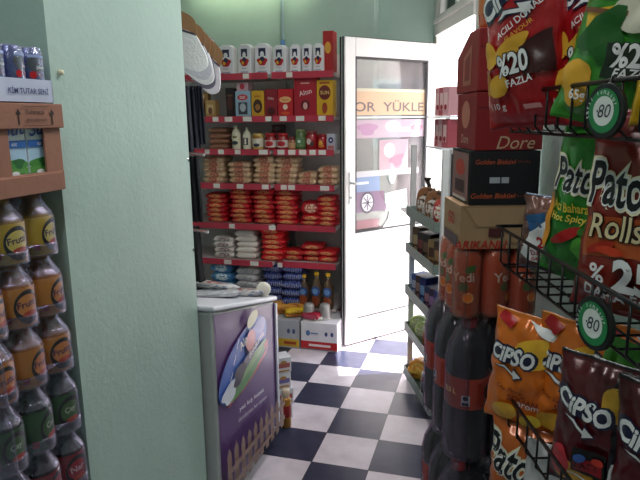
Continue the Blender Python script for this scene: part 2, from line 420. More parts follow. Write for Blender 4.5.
sticker('car_picture', [(rect(-.19, 1.11, .2, .13), clearpaint((140, 160, 200), .75)), (rect(-.17, 1.02, .24, .07), clearpaint((140, 100, 130), .65)), ([(-.29, 1.06), (-.1, 1.06), (-.07, 1.0), (-.03, .96), (-.03, .92), (-.29, .92)], clearpaint((150, 120, 150), .7)),
    (ell(-.2, .985, .062, .075), clearpaint((90, 80, 98), .85)), (ell(-.2, .985, .048, .06), clearpaint((236, 234, 240), .95))] +
    [(rect(-.2+.028*math.cos(k*PI/4), .985+.034*math.sin(k*PI/4), .035, .007, k*PI/4), clearpaint((110, 100, 120), .95)) for k in range(8)] + [(ell(-.2, .985, .012, .014), clearpaint((90, 80, 100), 1)), (rect(-.2, .84, .2, .06), clearpaint((190, 110, 130), .5))])
# water pipe on the back wall
p = at(282, 20, 4.24)
pb = at(282, 46, 4.24)
mb = MB(); mb.tube([(p.x, 4.245, pb.z), (p.x, 4.245, ZC)], .014, 10)
pipe = mb.build('trim_2', pm((176, 206, 206), .4), None, True); struct(pipe)
mb = MB(); mb.tube([(p.x, 4.245, pb.z-.06), (p.x, 4.245, pb.z+.04)], .017, 10)
mb.build('pipe_sleeve', pm((60, 110, 170), .5), pipe, True)

# ------------------------------------------------------------------ outside
PAVE = pm((190, 186, 180), .9)
struct(MB().prism([fac(-6, .13), fac(8, .13), fac(8, 14), fac(-6, 14)], -.12, -.04).build('street_ground', PAVE))
mb = MB()
hp = Vector((8.2, 6, 0))
mb.prism([(7.6, -3), (9.6, -3), (9.6, 11), (7.6, 11)], -.1, 6)
fac_b = thing('building', 'pale plastered house across the street seen through the doorway', 'building', (0, 0, 0))
mb.build('wall', pm((226, 206, 200), .9), fac_b)
for y in (-1, 1.4, 3.8, 6.2): 
    fw_ = MB().box(7.53, 7.62, y, y+1.1, .9, 2.3).build('window', pm((236, 236, 236), .5), fac_b, bevel=.02)
    MB().box(7.515, 7.525, y+.1, y+1.0, 1.0, 2.2).build('pane', pm((150, 160, 172), .3), fw_)

# ------------------------------------------------------------------ shelving along the back wall
SHZ = [1.847, 1.566, 1.344, 1.107, .822, .557, .24]
LIP = pm((186, 52, 72), .4, 0, .06); BOARD = pm((206, 190, 190), .5); UPR = pm((150, 150, 152), .4); TAGM = pm((226, 220, 214), .5)
ORD = ['top', 'second', 'third', 'fourth', 'fifth', 'sixth', 'seventh']
SF = 3.80
def shelf_unit(x0, x1, label, setback, tags):
    u = thing('shelf_unit', label, 'shelves', ((x0+x1)/2, 4.0, 0), 0, 'red edged shelving on the back wall')
    hw = (x1-x0)/2
    for s in (-1, 1):
        MB().box(s*hw-.012, s*hw+.012, .2, .26, 0, 2.02).build('upright', UPR, u)
    MB().box(-hw, hw, .225, .235, .1, 1.99).build('back_panel', pm((212, 202, 204), .6), u)
    for i, z in enumerate(SHZ):
        sb = setback if i >= 4 else 0
        f = SF-4.0+sb
        b = MB().box(-hw+.002, hw-.002, f+.006, .22, z-.03, z-.008).build('shelf_board', BOARD, u)
        if i < 6:
            st = MB().box(-hw+.002, hw-.002, f-.004, f+.004, z-.04, z+.002).build('price_strip', LIP, b)
            st.parent = b
            for px, wpx in tags.get(i, []):
                q = at(px, 100, SF+sb).x-(x0+x1)/2
                w = wpx*.0071
                MB().box(q-w/2, q+w/2, f-.0065, f-.0045, z-.034, z-.002).build('price_tag', TAGM, b)
    return u
shelf_unit(-2.32, -1.444, 'red edged wall shelves, the left bay behind the freezer', 0,
    {0: [(196, 6), (247, 6)], 1: [(215, 6), (228, 8), (247, 9), (268, 6)], 2: [(205, 5), (219, 6), (236, 6), (262, 9)], 3: [(213, 7), (237, 7), (263, 7), (282, 6)], 4: [(227, 6), (269, 7)], 5: [(221, 8), (249, 9), (276, 5)]})
shelf_unit(-1.416, -.99, 'red edged wall shelves, the right bay beside the open door', .03,
    {0: [(290, 6)], 1: [(283, 7), (300, 8), (322, 7)], 2: [(280, 7), (291, 7), (302, 7), (312, 6), (322, 7)], 3: [(290, 7), (324, 9)]})

def X(px, y=3.88): return at(px, 150, y).x
NTH = {0: 'leftmost', 1: 'second from the left', 2: 'third from the left', 3: 'fourth from the left', 4: 'fifth from the left', 5: 'sixth from the left', 6: 'rightmost'}

# generic cartons with prints
def carton(name, w, d, h, col, prints, rough=.45, bev=.004):
    o = MB().box(-w/2, w/2, -d/2, d/2, 0, h).mesh(name, pm(col, rough))
    pieces = []
    for pr in prints:
        k, mat = pr[0], pm(pr[-1], .4)
        if k == 'r': pieces.append((rect(pr[1]*w, pr[2]*h, pr[3]*w, pr[4]*h), mat))
        elif k == 'e': pieces.append((ell(pr[1]*w, pr[2]*h, pr[3]*w, pr[4]*h), mat))
        elif k == 't': pieces.append((text(pr[1], pr[2]*w, pr[3]*h, pr[4]*h, pr[5] if len(pr) > 6 else 0, .01, 0, 1), mat))
    a = art_mesh('print', pieces, flat_front(-d/2), 0, .0012) if pieces else None
    if a: o = join_art(o, a)
    return o, None, bev
def place_carton(kit, name, label, cat, loc, rz=0, group=None):
    t = thing(name, label, cat, loc, rz, group)
    put('carton', kit[0], t, bevel=kit[2])
    return t

# top shelf: white paper packs
pw = .105
mb = MB(); 
prof = [(-.5, 0), (-.5, .86), (-.47, .93), (-.3, .95), (-.3, 1), (.3, 1), (.3, .95), (.47, .93), (.5, .86), (.5, 0)]
mb.add([(x*.105, y, z*.2) for y in (-.035, .035) for x, z in prof], [tuple(range(9, -1, -1)), tuple(range(10, 20))]+[(i, (i+1) % 10, 10+(i+1) % 10, 10+i) for i in range(10)])
fm = mb.mesh('pack', pm((232, 228, 234), .5, 0, .05, .3, 30))
fa = art_mesh('print', [(rect(0, .145, .05, .05), NAVY), (ell(0, .13, .014, .02), WHITE), (ell(0, .085, .036, .026, 0, 18, .1), RED), (ell(0, .1, .016, .016), NAVY), (ell(-.012, .08, .010, .012), YEL), (text('Su-per', 0, .043, .013), NAVY), (rect(0, .018, .06, .012), pm((170, 170, 190), .5)), (ell(-.03, .008, .02, .008), RED)], flat_front(-.0355), 0)
spans = [(224, 241), (243, 258), (259, 275), (277, 291), (293, 304), (305, 315), (316, 327)]
for i, (a, b) in enumerate(spans):
    t = thing('flour_pack', 'white paper pack with navy print on top shelf, ' + NTH[i].replace('the ', '') + ' of seven', 'packet', (X((a+b)/2), 3.87, SHZ[0]-.008), R(random.uniform(-8, 8)), 'white paper packs on the top shelf')
    put('pack', fm, t, bevel=.008); put('print', fa, t)
    s = (b-a)/17*1.06; t.scale = (s, 1, 1.0 if i < 3 else .92)
place_carton(carton('carton', .07, .1, .26, (170, 34, 34), [('e', 0, .6, .3, .14, (220, 160, 60))]), 'red_packet', 'tall red packet at the right end of the top shelf by the door', 'packet', (X(331)-.008, 3.9, SHZ[0]-.008))

# second shelf
z1 = SHZ[1]-.008
spec = [((230, 239), 28, (40, 26, 30), [('e', 0, .5, .3, .25, (90, 40, 40)), ('r', 0, .75, .7, .06, (120, 90, 60))], 'dark_box', 'narrow dark brown box on the second shelf beside the light blue tin'),
 ((239, 255), 25, (150, 178, 200), [('r', 0, .35, .6, .45, (60, 62, 72)), ('e', 0, .38, .2, .16, (180, 186, 196)), ('e', 0, .76, .34, .11, (200, 40, 50)), ('t', 'GiD', 0, .76, .1, 0, (240, 240, 240))], 'blue_tin', 'light blue tin with grey picture and red logo on the second shelf'),
 ((255, 268), 25, (210, 160, 40), [('e', 0, .42, .36, .26, (60, 34, 26)), ('e', 0, .38, .2, .12, (170, 110, 60)), ('t', 'kakao', 0, .8, .08, 0, (150, 30, 30))], 'yellow_box', 'yellow cocoa box with brown round picture on the second shelf'),
 ((268, 281), 26, (138, 20, 38), [('t', 'Nes', 0, .68, .1, 0, (230, 210, 200)), ('e', 0, .22, .3, .14, (80, 14, 24))], 'dark_red_box', 'dark red box on the second shelf left of the bright red box'),
 ((281, 296), 26, (190, 26, 36), [('e', 0, .62, .4, .11, (226, 180, 120)), ('t', 'Kahve', 0, .62, .08, 0, (180, 20, 30)), ('e', 0, .36, .16, .1, (236, 214, 190)), ('e', 0, .14, .3, .06, (220, 90, 40))], 'red_box', 'bright red box with cream oval print on the second shelf'),
 ((297, 319), 36, (168, 22, 44), [('t', 'Altın', 0, .62, .13, .25, (236, 206, 206)), ('e', 0, .3, .2, .13, (100, 16, 30)), ('e', 0, .28, .1, .09, (220, 170, 160)), ('r', 0, .85, .4, .03, (230, 180, 170))], 'large_red_tin', 'large crimson tin with script lettering on the second shelf'),
 ((319, 335), 33, (218, 168, 34), [('e', 0, .66, .36, .2, (110, 24, 30)), ('t', 'SUN', 0, .66, .1, 0, (230, 200, 120)), ('e', 0, .24, .16, .15, (150, 50, 30)), ('r', 0, .92, .6, .04, (150, 40, 30))], 'yellow_tin', 'yellow tin with dark red sun emblem at the right of second shelf')]
for (a, b), hp_, col, pr, nm, lb in spec:
    place_carton(carton('carton', (b-a)*.0072*.97, .09, hp_*.0071, col, pr), nm, lb, 'box' if 'box' in nm else 'tin', (X((a+b)/2), 3.88, z1))
kt = carton('carton', .085, .1, .058, (196, 160, 172), [('e', 0, .5, .2, .34, (180, 40, 60))])
place_carton(kt, 'pink_box', 'small pink box lying on top of the light blue tin', 'box', (X(247), 3.885, z1+25*.0071))
kt = carton('carton', .075, .09, .12, (176, 136, 84), [('r', 0, .5, .6, .5, (206, 180, 130)), ('e', 0, .4, .2, .2, (120, 60, 40))])
place_carton(kt, 'biscuit_box', 'tan biscuit box on the second shelf, right one under the socks', 'box', (X(214.5), 3.88, z1), .1, 'tan boxes under the socks')
place_carton(kt, 'biscuit_box', 'tan biscuit box on the second shelf, left one under the socks', 'box', (X(203), 3.9, z1), -.1, 'tan boxes under the socks')
kt = carton('carton', .09, .08, .055, (150, 116, 74), [('r', 0, .5, .5, .4, (200, 176, 130))])
place_carton(kt, 'biscuit_box', 'flat tan biscuit box lying on the left tan box under the socks', 'box', (X(204.5), 3.9, z1+.12), .15)

# pillow-like packs that lie in stacks
def lump(w, d, h, seed, n=14, sag=.25, pw=.36):
    mb = MB(); vs, fs = [], []
    for sgn in (1, -1):
        for j in range(n+1):
            for i in range(n+1):
                u, v = -1+2*i/n, -1+2*j/n
                t = (max(0, 1-abs(u)**3.2)*max(0, 1-abs(v)**3.2))**pw
                wr = noise.noise(Vector((u*2.3+seed, v*2.3, sgn*3+seed)))*.16+noise.noise(Vector((u*6+seed, v*6, sgn)))*.07
                z = h*.5+sgn*h*.5*t*(1+wr)*1.02
                rr = 1-.05*(1-t)+.02*noise.noise(Vector((u*4, v*4, seed)))
                vs.append((u*w/2*rr, v*d/2*rr, max(0.0, z)))
    k = (n+1)**2
    for j in range(n):
        for i in range(n):
            a = j*(n+1)+i; fs += [(a, a+1, a+n+2, a+n+1), (k+a, k+a+n+1, k+a+n+2, k+a+1)]
    mb.add(vs, fs); return mb
def bag_mesh(name, w, d, h, mat, seed):
    me = lump(w, d, h, seed).mesh(name, mat, True)
    bm = bmesh.new(); bm.from_mesh(me); bmesh.ops.remove_doubles(bm, verts=bm.verts, dist=.0004); bmesh.ops.recalc_face_normals(bm, faces=bm.faces); bm.to_mesh(me); bm.free()
    for p in me.polygons: p.use_smooth = True
    return me
CNT = ['bottom', 'second from the bottom', 'third from the bottom', 'fourth from the bottom', 'fifth from the bottom', 'sixth from the bottom', 'seventh from the bottom', 'eighth from the bottom']
def stack(name, what, where, cat, me, px, n, z, dz, group, y=3.93, rot=6, sx=1):
    for i in range(n):
        o = put(name, me[(i*7+int(px)) % len(me)], None, (X(px, y-.06)+random.uniform(-.006, .006), y+random.uniform(-.008, .008), z+i*dz), R(random.uniform(-rot, rot))+(PI if False else 0))
        o.scale = (sx*random.uniform(.96, 1.03), 1, 1)
        pos = 'topmost' if i == n-1 else CNT[i].replace('the ', '')
        tag(o, '%s, %s in %s' % (what, pos, where.replace('the ', '')), cat, group)

BR = [bag_mesh('nut_pack', .17, .16, .042, patch((120, 76, 60), (170, 120, 96), (.5, .5), (.45, .5), noise_s=14), s) for s in (1, 2)]
stack('nut_pack', 'brown flat pack', 'the stack at the left of the third shelf', 'packet', BR, 220, 4, SHZ[2]-.008, .038, 'brown packs on the third shelf')
BEI = [bag_mesh('legume_bag', .172, .17, .05, patch((206, 166, 130), (176, 70, 60), (.5, .5), (.22, .4), noise_s=20, third=(226, 196, 166)), s) for s in (3, 4, 5)]
for px, n, w in ((214, 5, 'the leftmost stack'), (239, 4, 'the second stack'), (264, 5, 'the third stack'), (286, 5, 'the fourth stack'), (308, 2, 'the low fifth stack'), (328, 3, 'the rightmost stack')):
    stack('legume_bag', 'clear bag of beige pulses', w+' on the fourth shelf', 'bag', BEI, px, n, SHZ[3]-.008, .036 if n > 3 else .04, 'bags of pulses on the fourth shelf', sx=1.0 if px < 300 else .85)
REDB = [bag_mesh('pasta_bag', .168, .17, .045, patch((178, 18, 30), (224, 160, 100), (.5, .5), (.3, .3), noise_s=16), s) for s in (6, 7, 8)]
for px, n, w in ((215, 6, 'the leftmost stack'), (239, 7, 'the second stack'), (262, 7, 'the third stack'), (285, 7, 'the fourth stack'), (309, 2, 'the low fifth stack'), (327, 6, 'the rightmost stack')):
    stack('pasta_bag', 'red bag', w+' on the fifth shelf', 'bag', REDB, px, n, SHZ[4]-.008+(.0 if px < 290 else .0), .034, 'red bags on the fifth shelf', y=3.93, sx=1.0 if px < 300 else .88)
o = put('pasta_bag', bag_mesh('pasta_bag', .15, .12, .1, patch((178, 18, 30), (236, 200, 170), (.5, .5), (.3, .3), noise_s=10), 9), None, (X(309), 3.93, SHZ[4]-.008+.07), R(8))
tag(o, 'puffed red bag with cream script lying on the low fifth stack of the fifth shelf', 'bag', 'red bags on the fifth shelf')
z6 = SHZ[5]-.008
WHB = [bag_mesh('rice_bag', .165, .17, .05, patch((220, 210, 205), (110, 60, 70), (.5, .5), (.3, .28), noise_s=18), s) for s in (10, 11)]
WHP = [bag_mesh('sugar_bag', .17, .17, .055, patch((224, 208, 200), (232, 222, 214), (.5, .5), (.3, .3)), s) for s in (12, 13)]
stack('rice_bag', 'white bag with dark print', 'the stack left on the sixth shelf', 'bag', WHB, 220, 4, z6, .038, 'white bags on the sixth shelf')
stack('sugar_bag', 'plain cream bag', 'the sixth shelf stack left of bright red bags', 'bag', WHP, 243, 5, z6, .041, 'cream bags on the sixth shelf')
RED2 = [bag_mesh('pasta_bag', .175, .17, .05, patch((196, 24, 32), (230, 170, 110), (.5, .5), (.3, .25), noise_s=16), s) for s in (14, 15)]
stack('pasta_bag', 'bright red bag', 'the tall stack on the sixth shelf', 'bag', RED2, 270, 6, z6, .038, 'bright red bags on the sixth shelf')
stack('pasta_bag', 'crimson bag', 'the low stack right of tall stack, sixth shelf', 'bag', REDB, 292, 2, z6, .036, 'crimson bags on the sixth shelf', y=3.97)
stack('pasta_bag', 'crimson bag', 'the middle right stack on the sixth shelf', 'bag', REDB, 311, 3, z6, .042, 'crimson bags on the sixth shelf', y=3.97)
stack('pasta_bag', 'crimson bag', 'the rightmost stack on the sixth shelf', 'bag', RED2, 327, 2, z6, .042, 'crimson bags on the sixth shelf', y=3.97, sx=.85)
z7 = SHZ[6]-.008
BLB = [bag_mesh('detergent_bag', .185, .18, .075, patch((90, 150, 196), (226, 236, 240), (.5, .5), (.3, .35), noise_s=8, third=(60, 120, 180)), s) for s in (16, 17)]
stack('detergent_bag', 'light blue bag', 'the leftmost stack on the bottom shelf', 'bag', BLB, 217, 4, z7, .068, 'light blue bags on the bottom shelf')
GRB = [bag_mesh('salt_bag', .18, .18, .06, patch((196, 190, 192), (150, 150, 160), (.5, .5), (.3, .3), noise_s=12), s) for s in (18, 19)]
stack('salt_bag', 'pale grey bag', 'the stack left of dotted packs, bottom shelf', 'bag', GRB, 244, 5, z7, .05, 'pale grey bags on the bottom shelf')
DOT = [bag_mesh('napkin_pack', .165, .17, .062, dots((44, 56, 130), (206, 212, 232), 11, .3), s) for s in (20, 21)]
stack('napkin_pack', 'navy pack with white dots', 'the left dotted stack on the bottom shelf', 'packet', DOT, 270, 5, z7, .056, 'dotted navy packs on the bottom shelf', y=3.95)
stack('napkin_pack', 'navy pack with white dots', 'the right dotted stack on the bottom shelf', 'packet', DOT, 290, 5, z7, .06, 'dotted navy packs on the bottom shelf', y=3.91)

# jars and bottles on the third shelf
def jar(name, label, cat, px, z, r, h, body, lid=None, lab=None, lidh=.016, prof=None, group=None, y=3.88, art=None):
    t = thing(name, label, cat, (X(px, y), y, z), 0, group)
    hb = h-(lidh if lid else 0)
    pr = prof or [(r*.93, 0), (r, .006), (r, hb*.82), (r*.84, hb*.93), (r*.8, hb)]
    bd = MB().lathe(pr, 20).build('body', pm(body, .25, coat=.3), t, True)
    if lid: MB().lathe([(r*.88, hb-.002), (r*.9, hb+.002), (r*.9, h-.003), (r*.86, h)], 20).build('lid', pm(lid, .35), t, True)
    if lab:
        MB().lathe([(r*1.005, hb*.2), (r*1.012, hb*.21), (r*1.012, hb*.68), (r*1.005, hb*.69)], 20, cap=False).build('label', pm(lab, .5), t, True)
    if art:
        f = lambda x, zz, off: (math.sin(x/r)*(r*1.02+off), -math.cos(x/r)*(r*1.02+off), zz)
        join_art(bd.data, art_mesh('print', [(g, pm(c, .4)) for g, c in art], f, .02))
    return t
z3 = SHZ[2]-.008
sq = lambda r, h: [(r*.9, 0), (r, .008), (r*.95, h*.3), (r, h*.62), (r*.7, h*.8), (r*.32, h*.86), (r*.3, h)]
jar('mayonnaise_bottle', 'tall cream squeeze bottle on the third shelf', 'bottle', 237, z3, .033, .172, (226, 216, 190), None, None, prof=sq(.033, .172), art=[(ell(0, .05, .022, .014), (40, 50, 60)), (rect(0, .09, .03, .016), (120, 110, 70)), (rect(0, .162, .016, .014), (236, 230, 220))])
jar('mayonnaise_bottle', 'shorter squeeze bottle with dark label on the third shelf', 'bottle', 247.5, z3, .031, .155, (220, 210, 190), None, None, prof=sq(.031, .155), art=[(rect(0, .06, .036, .05), (50, 44, 46)), (rect(0, .06, .012, .04), (226, 220, 210))])
jar('fish_tin', 'yellow and white tin on the third shelf, right of squeeze bottles', 'tin', 258.5, z3, .04, .115, (206, 176, 100), None, (224, 216, 200), art=[(ell(0, .035, .024, .012), (60, 60, 80)), (ell(0, .09, .03, .01), (160, 110, 40))])
jar('paste_jar', 'red lidded jar with white label on the third shelf, left of a pair', 'jar', 271, z3, .042, .115, (150, 30, 34), (176, 24, 34), (216, 200, 196), art=[(ell(0, .045, .03, .018), (190, 30, 40))], group='red paste jars on the third shelf')
jar('paste_jar', 'red lidded jar with white label on the third shelf, right of a pair', 'jar', 283, z3, .042, .115, (150, 30, 34), (176, 24, 34), (216, 200, 196), art=[(ell(0, .045, .03, .018), (190, 30, 40))], group='red paste jars on the third shelf')
jar('spice_jar', 'small reddish brown jar left of the green jar on third shelf', 'jar', 292.5, z3, .03, .09, (150, 90, 60), (120, 30, 30), (200, 150, 110))
jar('pickle_jar', 'green jar of pickles on the third shelf', 'jar', 301, z3, .038, .14, (84, 110, 60), (120, 130, 90), (110, 140, 90), art=[(ell(0, .06, .022, .02), (60, 120, 80)), (ell(0, .06, .012, .011), (220, 226, 210))])
jar('tomato_can', 'tall red can right of the green jar on the third shelf', 'can', 312, z3, .042, .13, (156, 24, 32), (130, 60, 60), None, art=[(ell(-.01, .06, .018, .02), (226, 200, 190)), (ell(.012, .045, .012, .016), (60, 30, 30))])
jar('sauce_jar', 'red jar with yellow print near right end of third shelf', 'jar', 322.5, z3, .034, .108, (166, 28, 32), (150, 30, 36), None, art=[(ell(-.004, .045, .014, .022), (230, 170, 60)), (ell(0, .03, .02, .01), (210, 120, 40))])
place_carton(carton('carton', .06, .06, .11, (190, 186, 200), [('e', 0, .62, .28, .18, (30, 40, 110)), ('e', 0, .62, .1, .07, (240, 240, 250)), ('r', 0, .2, .7, .2, (190, 110, 110))]), 'salt_box', 'white box with navy emblem at the right end of third shelf', 'box', (X(332), 3.88, z3))
mb = MB(); mb.lathe([(.03, 0), (.05, .002), (.052, .05), (.045, .055)], 18)
t = mb.build('dark_bowl', pm((50, 34, 36), .3), None, True, loc=(X(277), 3.93, z3+.116)); tag(t, 'dark round tub lying on top of the paired red jars', 'tub')
place_carton(carton('carton', .12, .08, .06, (176, 40, 44), []), 'red_box', 'flat red box lying behind the shorter squeeze bottle', 'box', (X(250), 3.98, z3+.0))

# bottom right: bottles, cups, floor cartons
for i, (px, y) in enumerate(((302, 3.86), (315, 3.85), (327, 3.84))):
    z = .26
    t = thing('oil_bottle', 'yellow capped bottle on the bottom shelf, ' + ('leftmost', 'middle', 'rightmost')[i] + ' of three', 'bottle', (X(px, y), y, z7), 0, 'capped bottles on the bottom shelf')
    k = .78 if i else .7
    MB().lathe([(.036, 0), (.04, .01), (.04, .10*k), (.036, .12*k), (.04, .14*k), (.039, .2*k), (.015, .27*k), (.014, .3*k)], 18).build('body', pm((96, 72, 52), .12, coat=.6), t, True)
    MB().lathe([(.017, .3*k), (.018, .302*k), (.018, .325*k), (.015, .33*k)], 14).build('cap', pm((222, 170, 30), .4), t, True)
    f = lambda x, zz, off: (math.sin(x/.04)*(.041+off), -math.cos(x/.04)*(.041+off), zz)
    put('label', art_mesh('label', [(ell(0, .165*k, .034, .034), pm((44, 80, 150), .4)), (ell(0, .165*k, .02, .02), pm((110, 150, 200), .4)), (ell(0, .06, .03, .035), pm((150, 70, 40), .4))], f, .02), t)
BX = pm((226, 222, 226), .5)
def floor_carton(label, x0, x1, yf, h, col, prints, d=.28):
    kt = carton('carton', x1-x0, d, h, col, prints)
    t = thing('cardboard_box', label, 'box', ((x0+x1)/2, yf+d/2, 0), 0, 'cartons on the floor below the shelves')
    put('carton', kt[0], t, bevel=.003)
    if kt[1]: put('print', kt[1], t)
    return t
xa, xb = at(302, 346, 3.64).x, at(338, 346, 3.64).x
floor_carton('white cardboard carton with red stripe on floor beside the door', xa, xb, 3.62, .2, (226, 222, 228), [('r', 0, .2, 1, .26, (196, 30, 36)), ('r', 0, .05, 1, .03, (90, 80, 90)), ('e', -.3, .62, .06, .1, (90, 120, 170)), ('e', .2, .62, .04, .08, (60, 80, 130)), ('e', .36, .62, .04, .08, (60, 80, 130)), ('r', -.12, .62, .2, .05, (120, 140, 180)), ('r', .02, .2, .6, .08, (236, 220, 220))])
xa2, xb2 = at(277, 346, 3.64).x, at(301, 346, 3.64).x
floor_carton('grey cardboard carton with yellow stripe on floor beside the freezer', xa2-.05, xb2-.006, 3.62, .2, (176, 176, 184), [('r', 0, .2, 1, .28, (214, 170, 50)), ('e', .16, .62, .05, .09, (70, 80, 120)), ('e', .33, .62, .05, .09, (70, 80, 120)), ('r', .2, .2, .4, .1, (170, 70, 40))])
YB = [bag_mesh('snack_packet', .15, .09, .03, patch((214, 150, 60), (160, 70, 30), (.5, .5), (.4, .4), noise_s=9), s) for s in (31, 32)]
YB.append(bag_mesh('snack_packet', .15, .07, .03, patch((226, 186, 30), (190, 140, 20), (.5, .5), (.4, .4), noise_s=9), 33))
for i, (dx, dy, dz, rz, k) in enumerate(((-.1, .05, .2, 15, 0), (.0, .08, .2, -10, 1), (.05, .02, .2, 30, 0), (-.08, .16, .225, 40, 1), (.04, .14, .225, -20, 0), (-.02, .05, .228, 5, 1), (.06, -.0, .228, 28, 2))):
    o = put('snack_packet', YB[k], None, ((xa2+xb2)/2-.03+dx, 3.70+dy, dz+.003), R(rz))
    tag(o, ['orange snack packet at the left front', 'orange snack packet in the bottom middle', 'orange snack packet at the right front', 'orange snack packet at the back left', 'orange snack packet at the back right', 'orange snack packet lying across the heap', 'bright yellow snack packet at the right front edge'][i]+' of the heap on the grey carton', 'packet', 'snack packets heaped on the grey carton')
o = put('gum_packet', bag_mesh('gum_packet', .14, .08, .05, patch((150, 24, 50), (210, 90, 120), (.5, .5), (.4, .3)), 34), None, (xa+.06, 3.68, .203), R(-10)); tag(o, 'dark red packet lying on the white carton, left front', 'packet')
for i, (px, dy) in enumerate(((309, .06), (325, .08))):
    y = 3.64+dy
    q = at(px, 317, y)
    t = thing('metal_cup', 'upturned grey cup standing on the white carton, ' + ('left' if i == 0 else 'right') + ' one', 'cup', (q.x, y, .2), 0, 'grey cups on the white carton')
    MB().lathe([(.042, 0), (.043, .004), (.036, .09), (.03, .105), (.012, .11)], 20).build('body', pm((170, 166, 164), .4, .4), t, True)
    MB().lathe([(.044, 0), (.045, .003), (.045, .009), (.043, .012)], 20).build('rim', pm((196, 192, 190), .35, .4), t, True)
o = put('paper_packet', bag_mesh('paper_packet', .06, .05, .025, pm((216, 206, 200), .6), 36), None, (at(318, 325, 3.66).x, 3.665, .203), .4); tag(o, 'small white paper packet between the grey cups on the white carton', 'packet')
mb = MB(); mb.box(xa-.02, xb, 3.72+.19, 4.15, .0, .2); o = mb.build('cardboard_box', pm((120, 40, 50), .6)); tag(o, 'dark red carton on the floor behind the white carton', 'box')

# ------------------------------------------------------------------ socks and trousers by the pillar
def at3(px, py, y): return at(px, py, y)
SA0, SA1 = at(176, 11, 2.05), at(212, 42, 2.55)
SOCKS = [(0, (236, 236, 238)), (.27, (206, 206, 216)), (.48, (236, 234, 236)), (.68, (110, 106, 122)), (1, (230, 224, 232))]
names = ['white ankle sock on brown card, nearest to the pillar', 'pale grey sock on brown card, second from the pillar', 'white sock on brown card, in the middle of the hanging row', 'dark grey sock on brown card, fourth in the hanging row', 'lilac white sock on brown card, lowest and last of the hanging row']
def sock_outline():   # leg at top, foot hanging down to the right
    pts = [(-.045, .0), (.04, .0), (.05, -.03), (.062, -.09), (.1, -.155), (.105, -.19), (.085, -.215), (.05, -.22), (.01, -.2), (-.03, -.165), (-.05, -.12), (-.052, -.06)]
    return pts
def smooth_poly(p, n=3):
    for _ in range(n):
        q = []
        for i in range(len(p)):
            a, b = p[i], p[(i+1) % len(p)]
            q += [(a[0]*.75+b[0]*.25, a[1]*.75+b[1]*.25), (a[0]*.25+b[0]*.75, a[1]*.25+b[1]*.75)]
        p = q
    return p
def slab(poly, t, mat, name, parent, y=0, bev=.0):
    vs, fs = fill(poly); n = len(poly); mb = MB()
    mb.add([(x, y-t/2, z) for x, z in vs]+[(x, y+t/2, z) for x, z in vs], [f for f in fs]+[tuple(i+len(vs) for i in reversed(f)) for f in fs])
    vv = [(x, y-t/2, z) for x, z in poly]+[(x, y+t/2, z) for x, z in poly]
    mb.add(vv, [(i, (i+1) % n, n+(i+1) % n, n+i) for i in range(n)])
    me = mb.mesh(name, mat)
    bm = bmesh.new(); bm.from_mesh(me); bmesh.ops.remove_doubles(bm, verts=bm.verts, dist=.0002); bmesh.ops.recalc_face_normals(bm, faces=bm.faces); bm.to_mesh(me); bm.free()
    return put(name, me, parent, bevel=bev)
KR = pm((150, 112, 76), .8)
for i, (k, col) in enumerate(SOCKS):
    q = SA0.lerp(SA1, k)
    t = thing('sock', names[i], 'socks', (q.x, q.y, q.z), R(-8-3*i), 'socks hanging by the pillar')
    t.rotation_euler = (0, R(4+6*i), R(16))
    k = .80
    pc = smooth_poly([(-.03, .0), (-.01, .012), (.03, .0), (.075, -.02), (.095, -.05), (.10, -.115), (.07, -.1), (-.04, -.07), (-.05, -.03)], 2)
    slab([(x*k, z*k) for x, z in pc], .004, KR, 'card', t, -.002)
    sp = smooth_poly([(-.052, -.055), (.02, -.075), (.085, -.09), (.115, -.13), (.15, -.2), (.152, -.235), (.125, -.262), (.085, -.262), (.03, -.24), (-.03, -.215), (-.055, -.18), (-.06, -.11)], 2)
    b = slab([(x*k, z*k) for x, z in sp], .018, pm(col, .9, 0, .08, .3, 120), 'fabric', t, -.004, .008)
    MB().tube([(.0, .0, .002), (.0, .01, .012), (0, .02, .004)], .0018, 6).build('hook', SILVER, t)
    cuff = [(-.058, -.055), (.088, -.093), (.098, -.105), (-.058, -.068)]
    slab([(x*k, z*k) for x, z in cuff], .02, pm((70, 66, 80), .9), 'cuff', t, -.004)
# display rail the socks hang from
mb = MB(); dr = (SA1-SA0).normalized(); up = Vector((0, 0, .010))
mb.tube([SA0-dr*((SA0.y-1.84)/dr.y)+up, SA0+up, SA1+dr*.012+up, SA1+dr*.016+up+Vector((0, 0, .008))], .0035, 8)
o = mb.build('display_rail', SILVER, None, True); tag(o, 'thin metal rail behind the sock cards by the pillar', 'rail')
DN = pm((26, 26, 40), .9, 0, .3, .5, 25)
def hanging(name, label, cat, px0, px1, py0, py1, y, mat, seed, pieces=3, group=None):
    A, B = at(px0, py0, y), at(px1, py1, y)
    t = thing(name, label, cat, ((A.x+B.x)/2, y, B.z), R(16), group)
    w, h = abs(B.x-A.x), A.z-B.z
    mb = MB(); n, m = 10, 18; vs, fs = [], []
    for s in (-1, 1):
        for j in range(m+1):
            for i in range(n+1):
                u, v = -1+2*i/n, j/m
                fold = .012*math.sin(u*7+seed+v*1.5)*(1-.3*v)
                vs.append((u*w/2*(.72+.28*(1-v)+.05*math.sin(v*9+seed)), fold+s*.012*max(0, 1-u*u)**.5-.0, v*h*(1+.03*u*(1-v))))
    k = (n+1)*(m+1)
    for j in range(m):
        for i in range(n):
            q = j*(n+1)+i; fs += [(q, q+1, q+n+2, q+n+1), (k+q, k+q+n+1, k+q+n+2, k+q+1)]
    for i in range(n): fs += [(i, k+i, k+i+1, i+1), (m*(n+1)+i, m*(n+1)+i+1, k+m*(n+1)+i+1, k+m*(n+1)+i)]
    mb.add(vs, fs); mb.build('fabric', mat, t, True)
    return t
